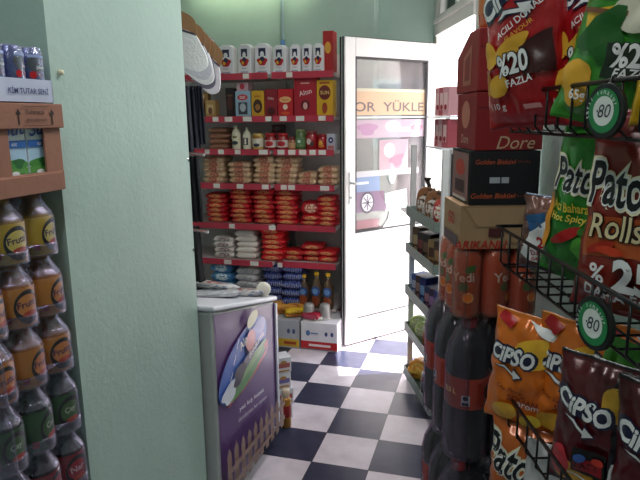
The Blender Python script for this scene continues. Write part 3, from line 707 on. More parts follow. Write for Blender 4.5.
for i, (a, b) in enumerate(((182, 193), (188, 200), (195, 206))):
    t = hanging('leggings', 'dark navy folded leggings hanging below the socks, ' + ('left', 'middle', 'right')[i] + ' one', 'leggings', a, b, 86, 152-4*i, 2.2+.13*i, pm((24+8*i, 26+8*i, 40+8*i), .9, 0, .3, .5, 25), i*2.1, 3, 'dark leggings hanging below the socks')
    hh = at(a, 86, 2.2+.13*i).z-at(b, 152-4*i, 2.2+.13*i).z
    MB().tube([(-.012, 0, hh-.005), (-.006, 0, hh+.025), (.006, 0, hh+.025), (.012, 0, hh-.005)], .0016, 6).build('hanger_hook', SILVER, t)
t = hanging('tights', 'black tights hanging beside the pillar below the leggings', 'tights', 188, 203, 156, 222, 2.25, pm((18, 16, 22), .9, 0, .3, .5, 25), 5.2)
t = hanging('hanging_bag', 'black cloth bag hanging lowest beside the pillar above the freezer', 'bag', 187, 204, 226, 282, 2.25, pm((30, 28, 32), .9, 0, .2, .4, 25), 1.2)
for (px, py), nm, lb in (((203, 155), 'peg', 'shiny metal peg end above the black tights'), ((207, 232), 'peg', 'shiny metal peg end above the black cloth bag')):
    q = at(px, py, 2.2); q0 = at(px-22, py-2, 1.9)
    mb = MB(); mb.tube([(-1.0, 2.0 if False else 1.84, q.z+.005), q0+Vector((0, .02, 0)), q], .006, 10); mb.lathe([(.007, -.006), (.009, 0), (.007, .006)], 10, tuple(q))
    o = mb.build(nm, pm((200, 200, 200), .2, .9), None, True); tag(o, lb, 'peg', 'pegs by the pillar')

# ------------------------------------------------------------------ chest freezer
FX = -.949
FY0, FY1, FZ0, FZ1, FW_, FB = 1.87, 2.52, .86, .705, .58, .07
fz = thing('chest_freezer', 'chest freezer with purple picture panel facing the aisle', 'freezer', (FX, 2.2, 0))
ly0, ly1 = FY0-2.2, FY1-2.2
GREYF = pm((168, 172, 172), .45)
mb = MB()
mb.add([(x, y, z) for x in (-FW_, -.004) for y, z in ((ly0, FB), (ly1, FB), (ly1, FZ1), (ly0, FZ0))], [(0, 1, 2, 3), (4, 7, 6, 5), (0, 4, 5, 1), (1, 5, 6, 2), (2, 6, 7, 3), (3, 7, 4, 0)])
mb.build('body', GREYF, fz, bevel=.012)
MB().box(-FW_+.03, -.03, ly0+.03, ly1-.03, .012, FB).build('base', pm((40, 40, 44), .6), fz)
for yy in (ly0+.06, ly1-.06):
    for xx in (-FW_+.06, -.06): MB().lathe([(.018, 0), (.02, .004), (.02, .05)], 12, (xx, yy, 0)).build('foot', BLACK, fz)
sl = (FZ1-FZ0)/(FY1-FY0)
mb = MB()
def slopebox(x0, x1, y0, y1, dz0, dz1, mb=mb):
    zz = lambda y: FZ0+(y-ly0)*sl
    mb.add([(x, y, zz(y)+d) for x in (x0, x1) for y, d in ((y0, dz0), (y1, dz0), (y1, dz1), (y0, dz1))], [(0, 1, 2, 3), (4, 7, 6, 5), (0, 4, 5, 1), (1, 5, 6, 2), (2, 6, 7, 3), (3, 7, 4, 0)])
slopebox(-FW_-.008, .008, ly0-.008, ly1+.008, 0, .022)
mb.build('lid', pm((226, 226, 234), .35), fz, bevel=.007)
# picture panel
def pf(x, z, off): return (-.004+off, x, z)     # x = along the freezer (local y)
PUR = pm((86, 46, 112), .42, 0, .15, coat=.1)
zt = lambda y: FZ0+(y-ly0)*sl-.012
panel_pts = [(ly0+.012, FB+.008), (ly1-.012, FB+.008), (ly1-.012, zt(ly1-.012)), (ly0+.012, zt(ly0+.012))]
put('picture_panel', art_mesh('picture_panel', [(panel_pts, PUR)], pf, .06, .0015), fz)
# art: lilac sky haze patches, oval landscape, red band, lettering, picket fence
cc = dict(rough=.35, coat=.15)
def oval(k, n=34): return ell(-.07, .575, .262*k, .118*k, .26, n)
pieces = [(ell(-.02, .487, .235, .042, .16, 30), pm((176, 30, 40), **cc)), (ell(-.03, .468, .22, .012, .16, 26), pm((220, 90, 100), **cc)), (ell(-.02, .495, .225, .03, .18, 30), pm((60, 44, 84), **cc)), (ell(-.0, .508, .21, .022, .2, 26), pm((176, 30, 40), **cc)), (oval(1.0), pm((70, 104, 190), **cc)),
    (ell(.05, .63, .12, .05, .3), pm((150, 150, 206), **cc)), (ell(-.05, .505, .2, .045, .2, 30), pm((66, 128, 56), **cc)), (ell(-.0, .535, .17, .022, .22, 26), pm((120, 160, 90), **cc)), (ell(-.235, .50, .07, .04, .2, 20, .15), pm((220, 224, 236), **cc)), (ell(-.12, .54, .09, .035, .3, 20, .2, 2), pm((50, 40, 56), **cc)), (ell(-.02, .575, .08, .022, .3, 20, .2, 1), pm((90, 84, 104), **cc)),
    (ell(-.02, .635, .05, .045), pm((206, 120, 120), **cc)), (text('Alp', -.10, .65, .05, .3, .01), pm((224, 216, 200), **cc)), (ell(-.0, .725, .06, .03, .2), pm((180, 176, 140), **cc)), (text('dondurma', .03, .60, .03, .26, .008), pm((232, 220, 224), **cc)), (text('~ ~ ~', -.20, .62, .012, 1.0), WHITE)]
pieces += [(text('yaz kış lezzet', -.045, .378, .024, -.14, .01, 0, 1, .27), pm((222, 214, 226), **cc)), (text('dondurma her zaman', -.04, .338, .018, -.14, 0, 0, 1, .31), pm((206, 196, 212), **cc))]
FEN = pm((146, 116, 106), .5, 0, .2)
for k in range(10):
    y = ly0+.035+k*.0635; top = .262-.005*k+.004*math.sin(k*2)
    pieces.append(([(y-.02, FB+.01), (y+.02, FB+.01), (y+.02, top), (y, top+.03), (y-.02, top)], FEN))
for z in (.125, .2): pieces.append((rect(0, z, ly1-ly0-.03, .022, -.03), FEN))
put('picture_print', art_mesh('picture_print', pieces, pf, .05, .003), fz)
MB().box(-.002, .008, ly1-.018, ly1+.004, FB-.01, zt(ly1)).build('corner_trim', pm((196, 196, 210), .35), fz, bevel=.003)
MB().lathe([(.005, 0), (.005, .004)], 10).build('lock', BLACK, fz, loc=(0.006, ly0+.38, .745)).rotation_euler = (0, PI/2, 0)
# plastic wrapped goods lying on the freezer
TOPB = [bag_mesh('wrapped_bag', .22, .15, .034, patch((176, 176, 182), (90, 90, 104), (.5, .5), (.35, .4), 'xy', noise_s=9, front=False, third=(206, 206, 208)), 41), bag_mesh('wrapped_bag', .2, .13, .032, patch((196, 192, 190), (150, 60, 60), (.5, .5), (.3, .4), 'xy', noise_s=10, front=False, third=(120, 130, 150)), 42)]
def ftop(y): return FZ0+(y-FY0)*sl+.024
tp = [(-1.12, 2.24, 20, 0, 0), (-1.32, 2.22, -15, 1, 0), (-1.06, 2.40, 70, 1, 0), (-1.24, 2.42, 40, 0, 0), (-1.42, 2.36, 0, 1, .0), (-1.16, 2.32, -30, 1, .03), (-1.30, 2.33, 10, 0, .03)]
tl = ['grey wrapped bag at the front of the heap', 'white and red wrapped bag at the front left of the heap', 'white and red wrapped bag at the right edge', 'grey wrapped bag at the far side', 'white and red wrapped bag at the left side', 'white and red wrapped bag lying on top at the right', 'grey wrapped bag lying on top of the heap']
for (x, y, rz, k, dz), lb in zip(tp, tl):
    o = put('wrapped_bag', TOPB[k], None, (x, y, ftop(y)+dz-.004), 0); o.rotation_euler = (-math.atan(-sl), 0, R(rz)); o.rotation_euler = (math.atan(sl), 0, R(rz) if abs(rz) < 25 else R(rz)*.3)
    tag(o, lb+' on the freezer lid', 'bag', 'wrapped bags on the freezer lid')
mb = MB(); mb.lathe([(.03, 0), (.034, .004), (.034, .04), (.03, .044)], 18)
o = mb.build('paper_roll', pm((224, 216, 206), .8), None, True); o.location = (-.985, 2.47, ftop(2.47)+.034); o.rotation_euler = (PI/2, 0, .2); tag(o, 'small white paper roll at the far right corner of the freezer lid', 'roll')
# goods on the floor beyond the freezer
def tower(lb, x, y, h, w, cols, z0, name='tea_carton'):
    kt = carton('carton', w, w, h, cols[0], [('r', 0, .5, .8, .3, cols[1]), ('e', 0, .7, .2, .1, cols[2]), ('r', 0, .15, .7, .1, cols[2])])
    return place_carton(kt, name, lb, 'box', (x, y, z0), R(38))
g = 'white cartons stacked beyond the freezer'
z = 0
for i in range(4):
    tower('white printed carton in column beyond the freezer, '+('lowest', 'second from the floor', 'third from the floor', 'topmost')[i], -1.0+.008*math.sin(i*2), 2.72, .085, .085, ((216, 214, 220), (170, 90, 90) if i % 2 else (120, 110, 170), (180, 130, 60)), i*.086)['group'] = g
t = thing('spray_can', 'gold and red spray can standing on the floor at the freezer corner', 'spray can', (-.945, 2.62, 0))
MB().lathe([(.024, 0), (.026, .004), (.026, .15), (.02, .162)], 18).build('body', pm((170, 120, 50), .3, .3), t, True)
MB().lathe([(.0265, .06), (.0268, .062), (.0268, .12), (.0265, .122)], 18, cap=False).build('label', pm((150, 36, 36), .4), t, True)
MB().lathe([(.018, .162), (.02, .164), (.02, .2), (.016, .206)], 16).build('cap', pm((200, 180, 160), .4), t, True)

# ------------------------------------------------------------------ packs piled on the left
PX = -.975
def rot90(name, label, cat, y1, z, group=None):   # local x runs along +y of the room, front (-y local) faces +x
    return thing(name, label, cat, (PX, y1, z), R(90), group)
FILM = film((220, 214, 235), .11)
HEM = film((206, 198, 222), .26)
def bottle_prof(r, h, kind):
    if kind == 'can': return [(r*.8, 0), (r, h*.06), (r, h*.9), (r*.82, h*.985), (r*.8, h)]
    return [(r*.85, 0), (r, h*.05), (r, h*.58), (r*.9, h*.68), (r*.5, h*.82), (r*.4, h*.88), (r*.42, h*.97), (r*.38, h)]
def scallop(nx, ny, r, h, prof, puff=1.0):
    """film skin pulled around nx x ny round containers: outline of the row of circles lofted with the bottle profile"""
    out = []
    def ring(k):
        pts = []
        q = r*k
        seq = [(i, 0) for i in range(nx)]
        n = 10
        W2, D2 = (nx-1)*r, (ny-1)*r
        for i in range(nx):      # front, facing -y
            for a in range(n+1):
                t = -PI*.5*1.0+(-.5+a/n)*PI*(.86 if 0 < i < nx-1 else .93)
                pts.append((-W2+2*r*i+q*math.cos(t)*1.0, -D2+q*math.sin(t)))
        for i in range(ny):
            for a in range(n+1):
                t = (-.5+a/n)*PI*.86
                pts.append((W2+q*math.cos(t), -D2+2*r*i+q*math.sin(t)))
        for i in reversed(range(nx)):
            for a in range(n+1):
                t = PI*.5+(-.5+a/n)*PI*.86
                pts.append((-W2+2*r*i+q*math.cos(t), D2+q*math.sin(t)))
        for i in reversed(range(ny)):
            for a in range(n+1):
                t = PI+(-.5+a/n)*PI*.86
                pts.append((-W2+q*math.cos(t), -D2+2*r*i+q*math.sin(t)))
        return pts
    mb = MB(); vs, fs = [], []
    lv = prof
    for k, z in lv: vs += [(x, y, z) for x, y in ring(k)]
    n = len(vs)//len(lv)
    for j in range(len(lv)-1):
        for i in range(n): fs.append((j*n+i, j*n+(i+1) % n, (j+1)*n+(i+1) % n, (j+1)*n+i))
    fs.append(tuple((len(lv)-1)*n+i for i in range(n)))
    mb.add(vs, fs); return mb

def drink_pack(name, label, y1, z, nx, ny, r, h, body, print_c, lab_c, word, kind, cap, group, word_c=(60, 30, 80), off=0, mark=None, glassy=(30, 24, 18), loc=None, rz=None, lowband=None):
    t = rot90(name, label, 'drink pack', y1, z, group)
    if loc: t.location = loc; t.rotation_euler = (0, 0, rz)
    pr = bottle_prof(r*.97, h, kind)
    bm_ = MB().lathe(pr, 18).mesh('bottle', pm(glassy, .15, coat=.5), True)
    cm_ = MB().lathe([(r*.42, h*.93), (r*.45, h*.935), (r*.45, h*.995), (r*.4, h)], 14).mesh('cap', pm(cap, .4), True) if kind != 'can' else MB().lathe([(r*.78, h*.97), (r*.8, h*.985), (r*.76, h)], 14).mesh('can_top', SILVER, True)
    f = lambda x, zz, o: (math.sin(x/r)*(r*.985+o), -math.cos(x/r)*(r*.985+o), zz)
    hb = h*(.64 if kind != 'can' else .92)
    lm_ = art_mesh('label', [(rect(0, hb*.52, r*5.6, hb*.96), pm(print_c, .35, coat=.3)), (ell(r*.05, hb*.52, r*.72, hb*.42), pm((22, 24, 18), .3)), (ell(r*.05, hb*.56, r*.6, hb*.27), pm(lab_c, .4)), (text(word, 0, hb*.6, hb*.17, .1, .02), pm(word_c, .4)), (ell(r*.1, hb*.34, r*.4, hb*.08), pm((200, 70, 30), .4)), (rect(-r*.95, hb*.25, r*.3, hb*.16), pm((190, 36, 36), .4))], f, .012, .0008)
    for i in range(nx):
        for j in range(ny):
            b = put('bottle' if kind != 'can' else 'can', bm_, t); b.location = (-(nx-1)*r+2*r*i-(nx-1)*r-r*1, 2*r*j+r, 0)
            put('cap' if kind != 'can' else 'can_top', cm_, b)
            if j == 0 or i == nx-1:
                lb = put('label', lm_, b)
                lb.rotation_euler[2] = R((12, -14, 18, -8)[(i+int(z*50)) % 4]+(90 if (j > 0) else 0))
    sk = bottle_prof(r*1.06, h*1.01, kind)
    if kind != 'can': sk = [(k, zz) for k, zz in sk[:4]]+[(r*.72, h*.80), (r*.56, h*.90), (r*.5, h*1.01)]
    fm_ = scallop(nx, ny, r, h, [(k/r, zz) for k, zz in sk]).mesh('shrink_film', FILM, True)
    fo = put('shrink_film', fm_, t); fo.location = (-(nx-1)*r-r, r*ny, .0)
    rim = [(1.075, -.0), (1.09, .006), (1.075, h*.16), (1.07, h*.2)]
    ho = put('film_hem', scallop(nx, ny, r, h, rim).mesh('film_hem', HEM, True), t); ho.location = fo.location
    to = put('film_shoulder', scallop(nx, ny, r, h, [(k/r*1.02, zz) for k, zz in sk[3:]]).mesh('film_shoulder', HEM, True), t); to.location = fo.location
    return t
r_, nx_ = .0455, 3
g = 'shrink wrapped bottle packs piled at the left wall'
drink_pack('bottle_pack', 'wrapped pack of yellow lemon drink bottles right under the cardboard box', 1.165, 1.245, 3, 2, r_, .142, 0, (206, 170, 40), (236, 214, 110), 'Frutti', 'bottle', (190, 150, 40), g, glassy=(150, 112, 24))
drink_pack('bottle_pack', 'wrapped pack of orange drink bottles, upper of the two orange packs', 1.172, 1.098, 3, 2, r_, .145, 0, (212, 138, 34), (230, 150, 70), 'Frutti', 'bottle', (200, 140, 40), g, glassy=(150, 84, 22))
drink_pack('bottle_pack', 'wrapped pack of orange drink bottles, lower of the two orange packs', 1.180, .950, 3, 2, r_, .145, 0, (206, 132, 34), (226, 140, 70), 'Frutti', 'bottle', (200, 140, 40), g, glassy=(150, 84, 22))
drink_pack('bottle_pack', 'wrapped pack of dark green drink bottles at the left wall', 1.185, .785, 3, 2, r_, .162, 0, (44, 92, 40), (70, 110, 50), 'Çay', 'bottle', (50, 90, 50), g, (200, 210, 180), glassy=(14, 34, 16))
drink_pack('bottle_pack', 'wrapped pack of red drink bottles lowest in view at the left wall', 1.190, .622, 3, 2, r_, .16, 0, (140, 22, 34), (170, 30, 40), 'Nar', 'bottle', (120, 20, 30), g, (220, 190, 190), glassy=(40, 10, 14))
drink_pack('bottle_pack', 'wrapped pack of dark red bottles under the red pack', 1.19, .46, 3, 2, r_, .16, 0, (120, 20, 34), (150, 30, 40), 'Nar', 'bottle', (120, 20, 30), g, (220, 190, 190), glassy=(40, 10, 14))
drink_pack('bottle_pack', 'wrapped pack of brown cola bottles near the floor', 1.19, .30, 3, 2, r_, .16, 0, (120, 20, 34), (40, 30, 30), 'Cola', 'bottle', (120, 20, 30), g, (220, 190, 190), glassy=(30, 14, 12))
drink_pack('bottle_pack', 'wrapped pack of brown cola bottles second from the floor', 1.19, .14, 3, 2, r_, .16, 0, (120, 20, 34), (40, 30, 30), 'Cola', 'bottle', (120, 20, 30), g, (220, 190, 190), glassy=(30, 14, 12))
pal = thing('wooden_pallet', 'low wooden pallet carrying the bottle packs', 'pallet', (PX-.1, 1.04, 0))
for k in range(4): MB().box(-.1+k*.06-.02, -.1+k*.06+.03, -.16, .15, .11, .139).build('deck_board', pm((140, 110, 80), .8), pal)
for y in (-.13, 0, .12): MB().box(-.12, .12, y-.02, y+.02, 0, .109).build('bearer', pm((130, 100, 70), .8), pal)
# cardboard box with milk cartons
CB = pm((152, 104, 86), .75, 0, .1, .15, 40)
bz0, bz1 = 1.392, 1.585
t = rot90('cardboard_box', 'brown cardboard box with cut-out front showing milk cartons', 'box', 1.185, bz0)
bw, bd, bh = .30, .2, bz1-bz0
mb = MB()
mb.box(-bw, 0, 0, bd, 0, .006); mb.box(-bw, 0, bd-.006, bd, 0, bh); mb.box(-.006, 0, 0, bd, 0, bh); mb.box(-bw, -bw+.006, 0, bd, 0, bh)
mb.build('carton', CB, t, bevel=.001)
mb = MB(); mb.box(-bw, 0, -.004, .002, 0, .045); mb.box(-.055, 0, -.003, .003, .04, bh); mb.box(-bw, -.158, -.003, .003, .04, bh)
mb.build('front_panel', CB, t, bevel=.002)
fl = MB(); fl.box(-bw, -.012, -.009, -.003, 0, .042).build('lower_flap', CB, t, bevel=.002)
fl = MB(); fl.box(-bw, .004, -.012, -.004, bh-.05, bh+.004).build('upper_flap', CB, t, bevel=.002)
MB().box(-bw, 0, 0, bd, bh-.006, bh).build('top_panel', CB, t, bevel=.001)
INK = pm((46, 30, 26), .7)
def arrow(x, z, h): return [([(x-.0022, z), (x+.0022, z), (x+.0022, z+h*.7), (x-.0022, z+h*.7)], INK), ([(x-.008, z+h*.66), (x+.008, z+h*.66), (x, z+h)], INK)]
put('print', art_mesh('print', arrow(-.135, bh-.042, .034)+arrow(-.035, bh-.042, .034)+[(text('Kaldırarak', -.085, bh-.014, .0095, 0, .012), INK), (text('götürebilirsiniz', -.085, bh-.032, .0095, 0, .012), INK), ([(-.126, bh-.002), (-.044, bh-.002), (-.044, bh-.0032), (-.126, bh-.0032)], INK), (rect(-.0855, bh-.044, .083, .0012), INK)], flat_front(-.012), 0, .0008), t)
MW = pm((226, 230, 236), .4)
for i in range(3):
    xc = -.098-.075*(i-.5)+.0
    cl = ['white milk carton with green meadow print, right one in the cardboard box', 'white milk carton with green meadow print, left one in the cardboard box', 'white milk carton hidden behind the left front panel of the cardboard box'][i]
    m = thing('milk_carton', cl, 'milk carton', (PX-.045, 1.185+xc, bz0+.0075), R(90), 'milk cartons in the cardboard box')
    MB().box(-.036, .036, -.036, .036, 0, .165).build('carton', MW, m, bevel=.002)
    bl = pm((40, 100, 180), .4)
    put('print', art_mesh('print', [(rect(0, .085, .07, .05), pm((170, 200, 226), .4)), (ell(0, .055, .034, .016, 0, 20, .1), pm((70, 140, 60), .4)), (rect(0, .045, .07, .014), pm((90, 150, 70), .4)), (ell(.01, .062, .014, .011, 0, 16, .2), pm((40, 100, 50), .4)), (ell(-.004, .04, .012, .005), WHITE), (rect(0, .103, .07, .016), bl), (text('süt', 0, .103, .008), WHITE), (text('Süt' if i == 0 else 'Süt', .002, .138, .034, .1, .01, .3), pm((20, 70, 150), .4))], flat_front(-.036), 0, .0008), m)
# energy can pack on top
t = rot90('can_pack', 'blue energy drink can pack with white lettered band on top of cardboard box', 'drink pack', 1.17, bz1+.006)
cr, ch = .0285, .118
f = lambda x, zz, o: (math.sin(x/cr)*(cr+o), -math.cos(x/cr)*(cr+o), zz)
cm = MB().lathe(bottle_prof(cr, ch, 'can'), 18).mesh('can', pm((44, 60, 150), .25, .3, coat=.3), True)
ctm = MB().lathe([(cr*.78, ch*.97), (cr*.82, ch*.99), (cr*.76, ch)], 14).mesh('can_top', SILVER, True)
la = art_mesh('label', [(ell(0, .085, .022, .018), BLACK), (text('XL', 0, .062, .012, 0, .01), RED), (text('power', .012, .075, .008), WHITE), (ell(-.012, .06, .007, .008), RED), (rect(.0, .1, .04, .006), pm((150, 165, 210), .3))], f, .012, .0008)
for i in range(5):
    for j in range(3):
        b = put('can', cm, t); b.location = (-cr-2*cr*i, cr+2*cr*j, 0); put('can_top', ctm, b)
        if j == 0: lo = put('label', la, b); lo.rotation_euler[2] = R((-10, 14, 0, 8, -12)[i])
fo = put('shrink_film', scallop(5, 3, cr, ch, [(.98, 0), (1.05, .01), (1.05, ch*.85), (.95, ch*1.0), (.8, ch*1.02)]).mesh('shrink_film', film((214, 218, 240), .3), True), t); fo.location = (-5*cr, 3*cr, 0)
W_, D_ = 5*cr*2, 3*cr*2
mb = MB(); pth = [(-W_-.003, D_+.003), (-W_-.003, -.003), (.003, -.003), (.003, D_+.003)]
for i in range(4):
    (x0, y0), (x1, y1) = pth[i], pth[(i+1) % 4]
    mb.add([(x0, y0, .001), (x1, y1, .001), (x1, y1, .05), (x0, y0, .05)], [(0, 1, 2, 3)])
o = mb.build('printed_band', pm((196, 200, 226), .3, coat=.4), t); sm = o.modifiers.new('thick', 'SOLIDIFY'); sm.thickness = .0015
put('lettering', art_mesh('lettering', [(text('KİM TUTAR SENİ', -.073, .026, .016, .0, .012, 0, 1, .118), pm((40, 50, 110), .4))], flat_front(-.0045), 0, .001), t)
o = MB().lathe([(.006, 0), (.006, .01), (.004, .012)], 10).build('wall_plug', CREAM, None, True); q = Vector((-1.0, 1.235, 1.664)); o.location = q; o.rotation_euler = (0, PI/2, 0); tag(o, 'tiny cream plug on the pillar wall beside the can pack', 'plug')

# ------------------------------------------------------------------ stack of boxes and drinks on the right
SA = R(17); SO = Vector((-.033, 1.35, 0)); EX = Vector((math.cos(SA), math.sin(SA), 0)); EY = Vector((-math.sin(SA), math.cos(SA), 0))
def sp_(lx, ly, z): return SO+EX*lx+EY*ly+Vector((0, 0, z))
def stack_box(name, label, lx0, lx1, z0, z1, d, col, front, side, flapcol=None, ly=0, lid=False, rz=0, back=None):
    t = thing(name, label, 'box', sp_(lx0, ly, z0), SA+R(rz))
    w, h = lx1-lx0, z1-z0-.002
    if back is None: MB().box(0, w, 0, d, 0, h).build('carton', pm(col, .5, 0, .08), t, bevel=.003)
    else:   # open display carton: the sides slope down behind the flat front part of the top
        pr = [(0, 0), (d, 0), (d, back), (.078, h), (0, h)]
        MB().add([(x, y, z) for x in (0, w) for y, z in pr], [(0, 1, 2, 3, 4), (9, 8, 7, 6, 5)]+[(i, (i+1) % 5, 5+(i+1) % 5, 5+i) for i in range(5)]).build('carton', pm(col, .5, 0, .08), t, bevel=.003)
    if lid: MB().box(-.004, w+.004, -.004, d+.004, h-.02, h+.0).build('lid', pm(col, .5, 0, .08), t, bevel=.002)
    ct = [c for c in t.children if c.name.startswith('lid' if lid else 'carton')][0]
    if front: join_art(ct.data, art_mesh('print', [(g if isinstance(g, (list, tuple)) else g, pm(c, .45)) for g, c in front(w, h)], lambda x, z, o: (x, -o, z), 0, .0014 if not lid else .0052))
    if side: join_art(ct.data, art_mesh('side_print', [(g, pm(c, .45)) for g, c in side(d, h)], lambda x, z, o: (-o, d-x, z), 0, .0014 if not lid else .0052))
    return t
zz = [0.0, .368, .728, 1.088, 1.256, 1.357, 1.478, 1.604, 1.737]
DR = (150, 26, 28)
tcar = stack_box('red_carton', 'red display carton topmost on the stack by the doorway', -.0, .16, zz[7], zz[8], .185, DR,
    lambda w, h: [(rect(w*.5, h*.70, w*.98, h*.012), (96, 12, 16)), (text('2.75', w*.55, h*.14, h*.07), (190, 120, 60)), (ell(w*.75, h*.86, w*.07, h*.08), (196, 110, 40))],
    lambda d, h: [([(d*.35, h*.12), (d*.72, h*.12), (d*.72, h*.78), (d*.35, h*.6)], (186, 112, 90)), ([(d*.43, h*.2), (d*.66, h*.2), (d*.66, h*.66), (d*.43, h*.54)], (140, 40, 40))], back=.085)
stack_box('red_carton', 'red carton with cream script, between the top red carton and black carton', .0, .148, zz[6], zz[7], .165, (142, 24, 30),
    lambda w, h: [(rect(w*.5, h*.74, w*.98, h*.015), (96, 14, 18)), (text('Dore', w*.60, h*.13, h*.22, 0, 0, .3), (206, 170, 140)), (text('biscuits', w*.62, h*.5, h*.06), (170, 90, 80))],
    lambda d, h: [(ell(d*.5, h*.62, d*.22, h*.25), (196, 120, 100)), (text('Dore', d*.5, h*.18, h*.16), (220, 190, 170))])
stack_box('black_carton', 'black carton with small orange lettering on the stack by the doorway', -.008, .146, zz[5], zz[6], .165, (26, 22, 28),
    lambda w, h: [(text('Golden Bisküvi', w*.36, h*.8, h*.09, 0, .01, .2), (190, 84, 56)), (rect(w*.42, h*.46, w*.28, h*.11), (180, 180, 190)), (rect(w*.44, h*.46, w*.02, h*.14), (26, 22, 28)), (text('Golden Bisküvi', w*.34, h*.17, h*.1, 0, .01, .2), (200, 92, 56)), (text('24 x 50 g', w*.76, h*.16, h*.06), (150, 60, 50)), (text('24 x 50 g', w*.76, h*.8, h*.06), (150, 60, 50))],
    lambda d, h: [(rect(d*.5, h*.5, d*.86, h*.9), (150, 110, 106)), (ell(d*.5, h*.66, d*.26, h*.16), (190, 60, 46)), (rect(d*.5, h*.3, d*.5, h*.24), (60, 40, 44)), (rect(d*.5, h*.07, d*.7, h*.06), (210, 200, 196))])
stack_box('brown_carton', 'plain brown cardboard carton with red lettering under the black carton', -.026, .146, zz[4], zz[5], .16, (176, 140, 106),
    lambda w, h: [([(w*.02, h*.98), (w*.9, h*.98), (w*.76, h*.5), (w*.22, h*.5)], (160, 122, 90)), ([(w*.06, h*.96), (w*.9, h*.96), (w*.75, h*.52), (w*.23, h*.52)], (182, 146, 112)), (text('ARIKANLI', w*.27, h*.1, h*.2, 0, .02, .2), (190, 50, 40)), (text('Çikolata', w*.66, h*.12, h*.1), (96, 60, 50)), (rect(w*.47, h*.38, w*.2, h*.2), (90, 44, 46))],
    lambda d, h: [(text('GO', d*.5, h*.62, h*.3, 0, .02), (190, 60, 50)), (rect(d*.5, h*.15, d*.8, h*.25), (96, 80, 90))])
# orange can pack
def wrapped(name, label, lx, ly, z, nx, ny, r, h, kind, build_one, flm, rz=0, sk=None):
    t = thing(name, label, 'drink pack', sp_(lx, ly, z), SA+R(rz))
    for i in range(nx):
        for j in range(ny):
            build_one(t, (r+2*r*i, r+2*r*j, 0), i, j)
    fo = put('shrink_film', scallop(nx, ny, r, h, sk).mesh('shrink_film', flm, True), t); fo.location = (nx*r, ny*r, 0)
    return t
ocr, och = .0325, .160
f2 = lambda x, z, o: (math.sin(x/ocr)*(ocr*.985+o), -math.cos(x/ocr)*(ocr*.985+o), z)
ocm = MB().lathe(bottle_prof(ocr*.98, och, 'can'), 20).mesh('can', pm((206, 78, 22), .25, .2, coat=.4), True)
oct_ = MB().lathe([(ocr*.78, och*.97), (ocr*.82, och*.99), (ocr*.76, och)], 16).mesh('can_top', SILVER, True)
oca = art_mesh('label', [(ell(-.004, .075, .013, .011, .2), pm((60, 120, 40), .4)), (text('Yedi', -.006, .098, .022, .05, .02), WHITE), (ell(.012, .118, .014, .008, .5), GREEN), (ell(.008, .05, .013, .013), pm((236, 170, 110), .4)), (ell(.008, .05, .009, .009), pm((220, 110, 30), .4)), (text('Orange', .0, .022, .009), pm((150, 40, 20), .4))], f2, .012, .0008)
def one_can(t, p, i, j):
    b = put('can', ocm, t); b.location = p; put('can_top', oct_, b)
    if j == 0: a = put('label', oca, b); a.rotation_euler[2] = R((-22, 40, 14)[i])
    elif i == 0: a = put('label', oca, b); a.rotation_euler[2] = R(-75)
wrapped('can_pack', 'wrapped pack of orange soda cans under the brown carton', -.03, -.0, zz[3]+.002, 3, 3, ocr, och, 'can', one_can, film((226, 190, 180), .2, (245, 225, 215)), 0, [(1.0, 0), (1.05, .01), (1.05, och*.85), (.98, och), (.8, och*1.01)])
# cola packs
cor, coh = .054, .352
cprof = [(.03, 0), (.048, .004), (.053, .02), (.053, .13), (.0515, .135), (.0515, .215), (.053, .22), (.053, .25), (.046, .285), (.03, .315), (.0165, .33), (.015, .352)]
cbm = MB().lathe(cprof[:-1], 24).mesh('bottle', pm((18, 8, 8), .08, coat=.8), True)
clm = MB().lathe([(.0525, .136), (.0532, .138), (.0532, .212), (.0525, .214)], 24, cap=False).mesh('label', pm((206, 64, 24), .35, 0, .06), True)
f3 = lambda x, z, o: (math.sin(x/cor)*(.0535+o), -math.cos(x/cor)*(.0535+o), z)
cam_ = art_mesh('print', [(rect(-.005, .16, .02, .026), WHITE), (ell(-.005, .166, .006, .006), BLACK), (rect(-.005, .152, .016, .007), BLACK), (text('2.5 L', -.045, .18, .012), pm((236, 190, 120), .4)), (rect(.03, .175, .014, .06), pm((150, 40, 20), .4)), (ell(.052, .18, .012, .018), pm((60, 20, 16), .4))], f3, .012, .0008)
ccm = MB().lathe([(.0165, .326), (.0175, .328), (.0175, .35), (.015, .352)], 16).mesh('cap', pm((180, 24, 28), .4), True)
def one_cola(t, p, i, j):
    b = put('bottle', cbm, t); b.location = p; put('cap', ccm, b); put('label', clm, b)
    if j == 0 or i == 0: a = put('print', cam_, b); a.rotation_euler[2] = R(-15 if j == 0 else -80)
csk = [(1.0, .0), (1.04, .015), (1.04, .13), (1.02, .18), (1.04, .25), (.92, .287), (.66, .316), (.46, .335), (.38, .353)]
wrapped('bottle_pack', 'wrapped pack of large cola bottles directly under the orange cans', -.037, -.02, zz[2]+.002, 2, 3, cor, coh, 'b', one_cola, film((196, 188, 206), .12, (235, 228, 235)), 2, csk)
wrapped('bottle_pack', 'wrapped pack of large cola bottles, middle layer of the stack by the doorway', -.06, -.04, zz[1]+.002, 2, 3, cor, coh, 'b', one_cola, film((196, 188, 206), .12, (235, 228, 235)), -2, csk)
wrapped('bottle_pack', 'wrapped pack of large cola bottles standing on the floor', -.05, -.03, .004, 2, 3, cor, coh, 'b', one_cola, film((196, 188, 206), .12, (235, 228, 235)), 0, csk)
t = thing('soda_bottle', 'orange soda bottle standing on the topmost red carton', 'bottle', sp_(.042, .040, zz[8]-.0015), SA)
MB().lathe([(.03, 0), (.034, .01), (.034, .16), (.028, .2), (.013, .235), (.012, .25)], 20).build('body', pm((206, 88, 30), .15, coat=.5), t, True)
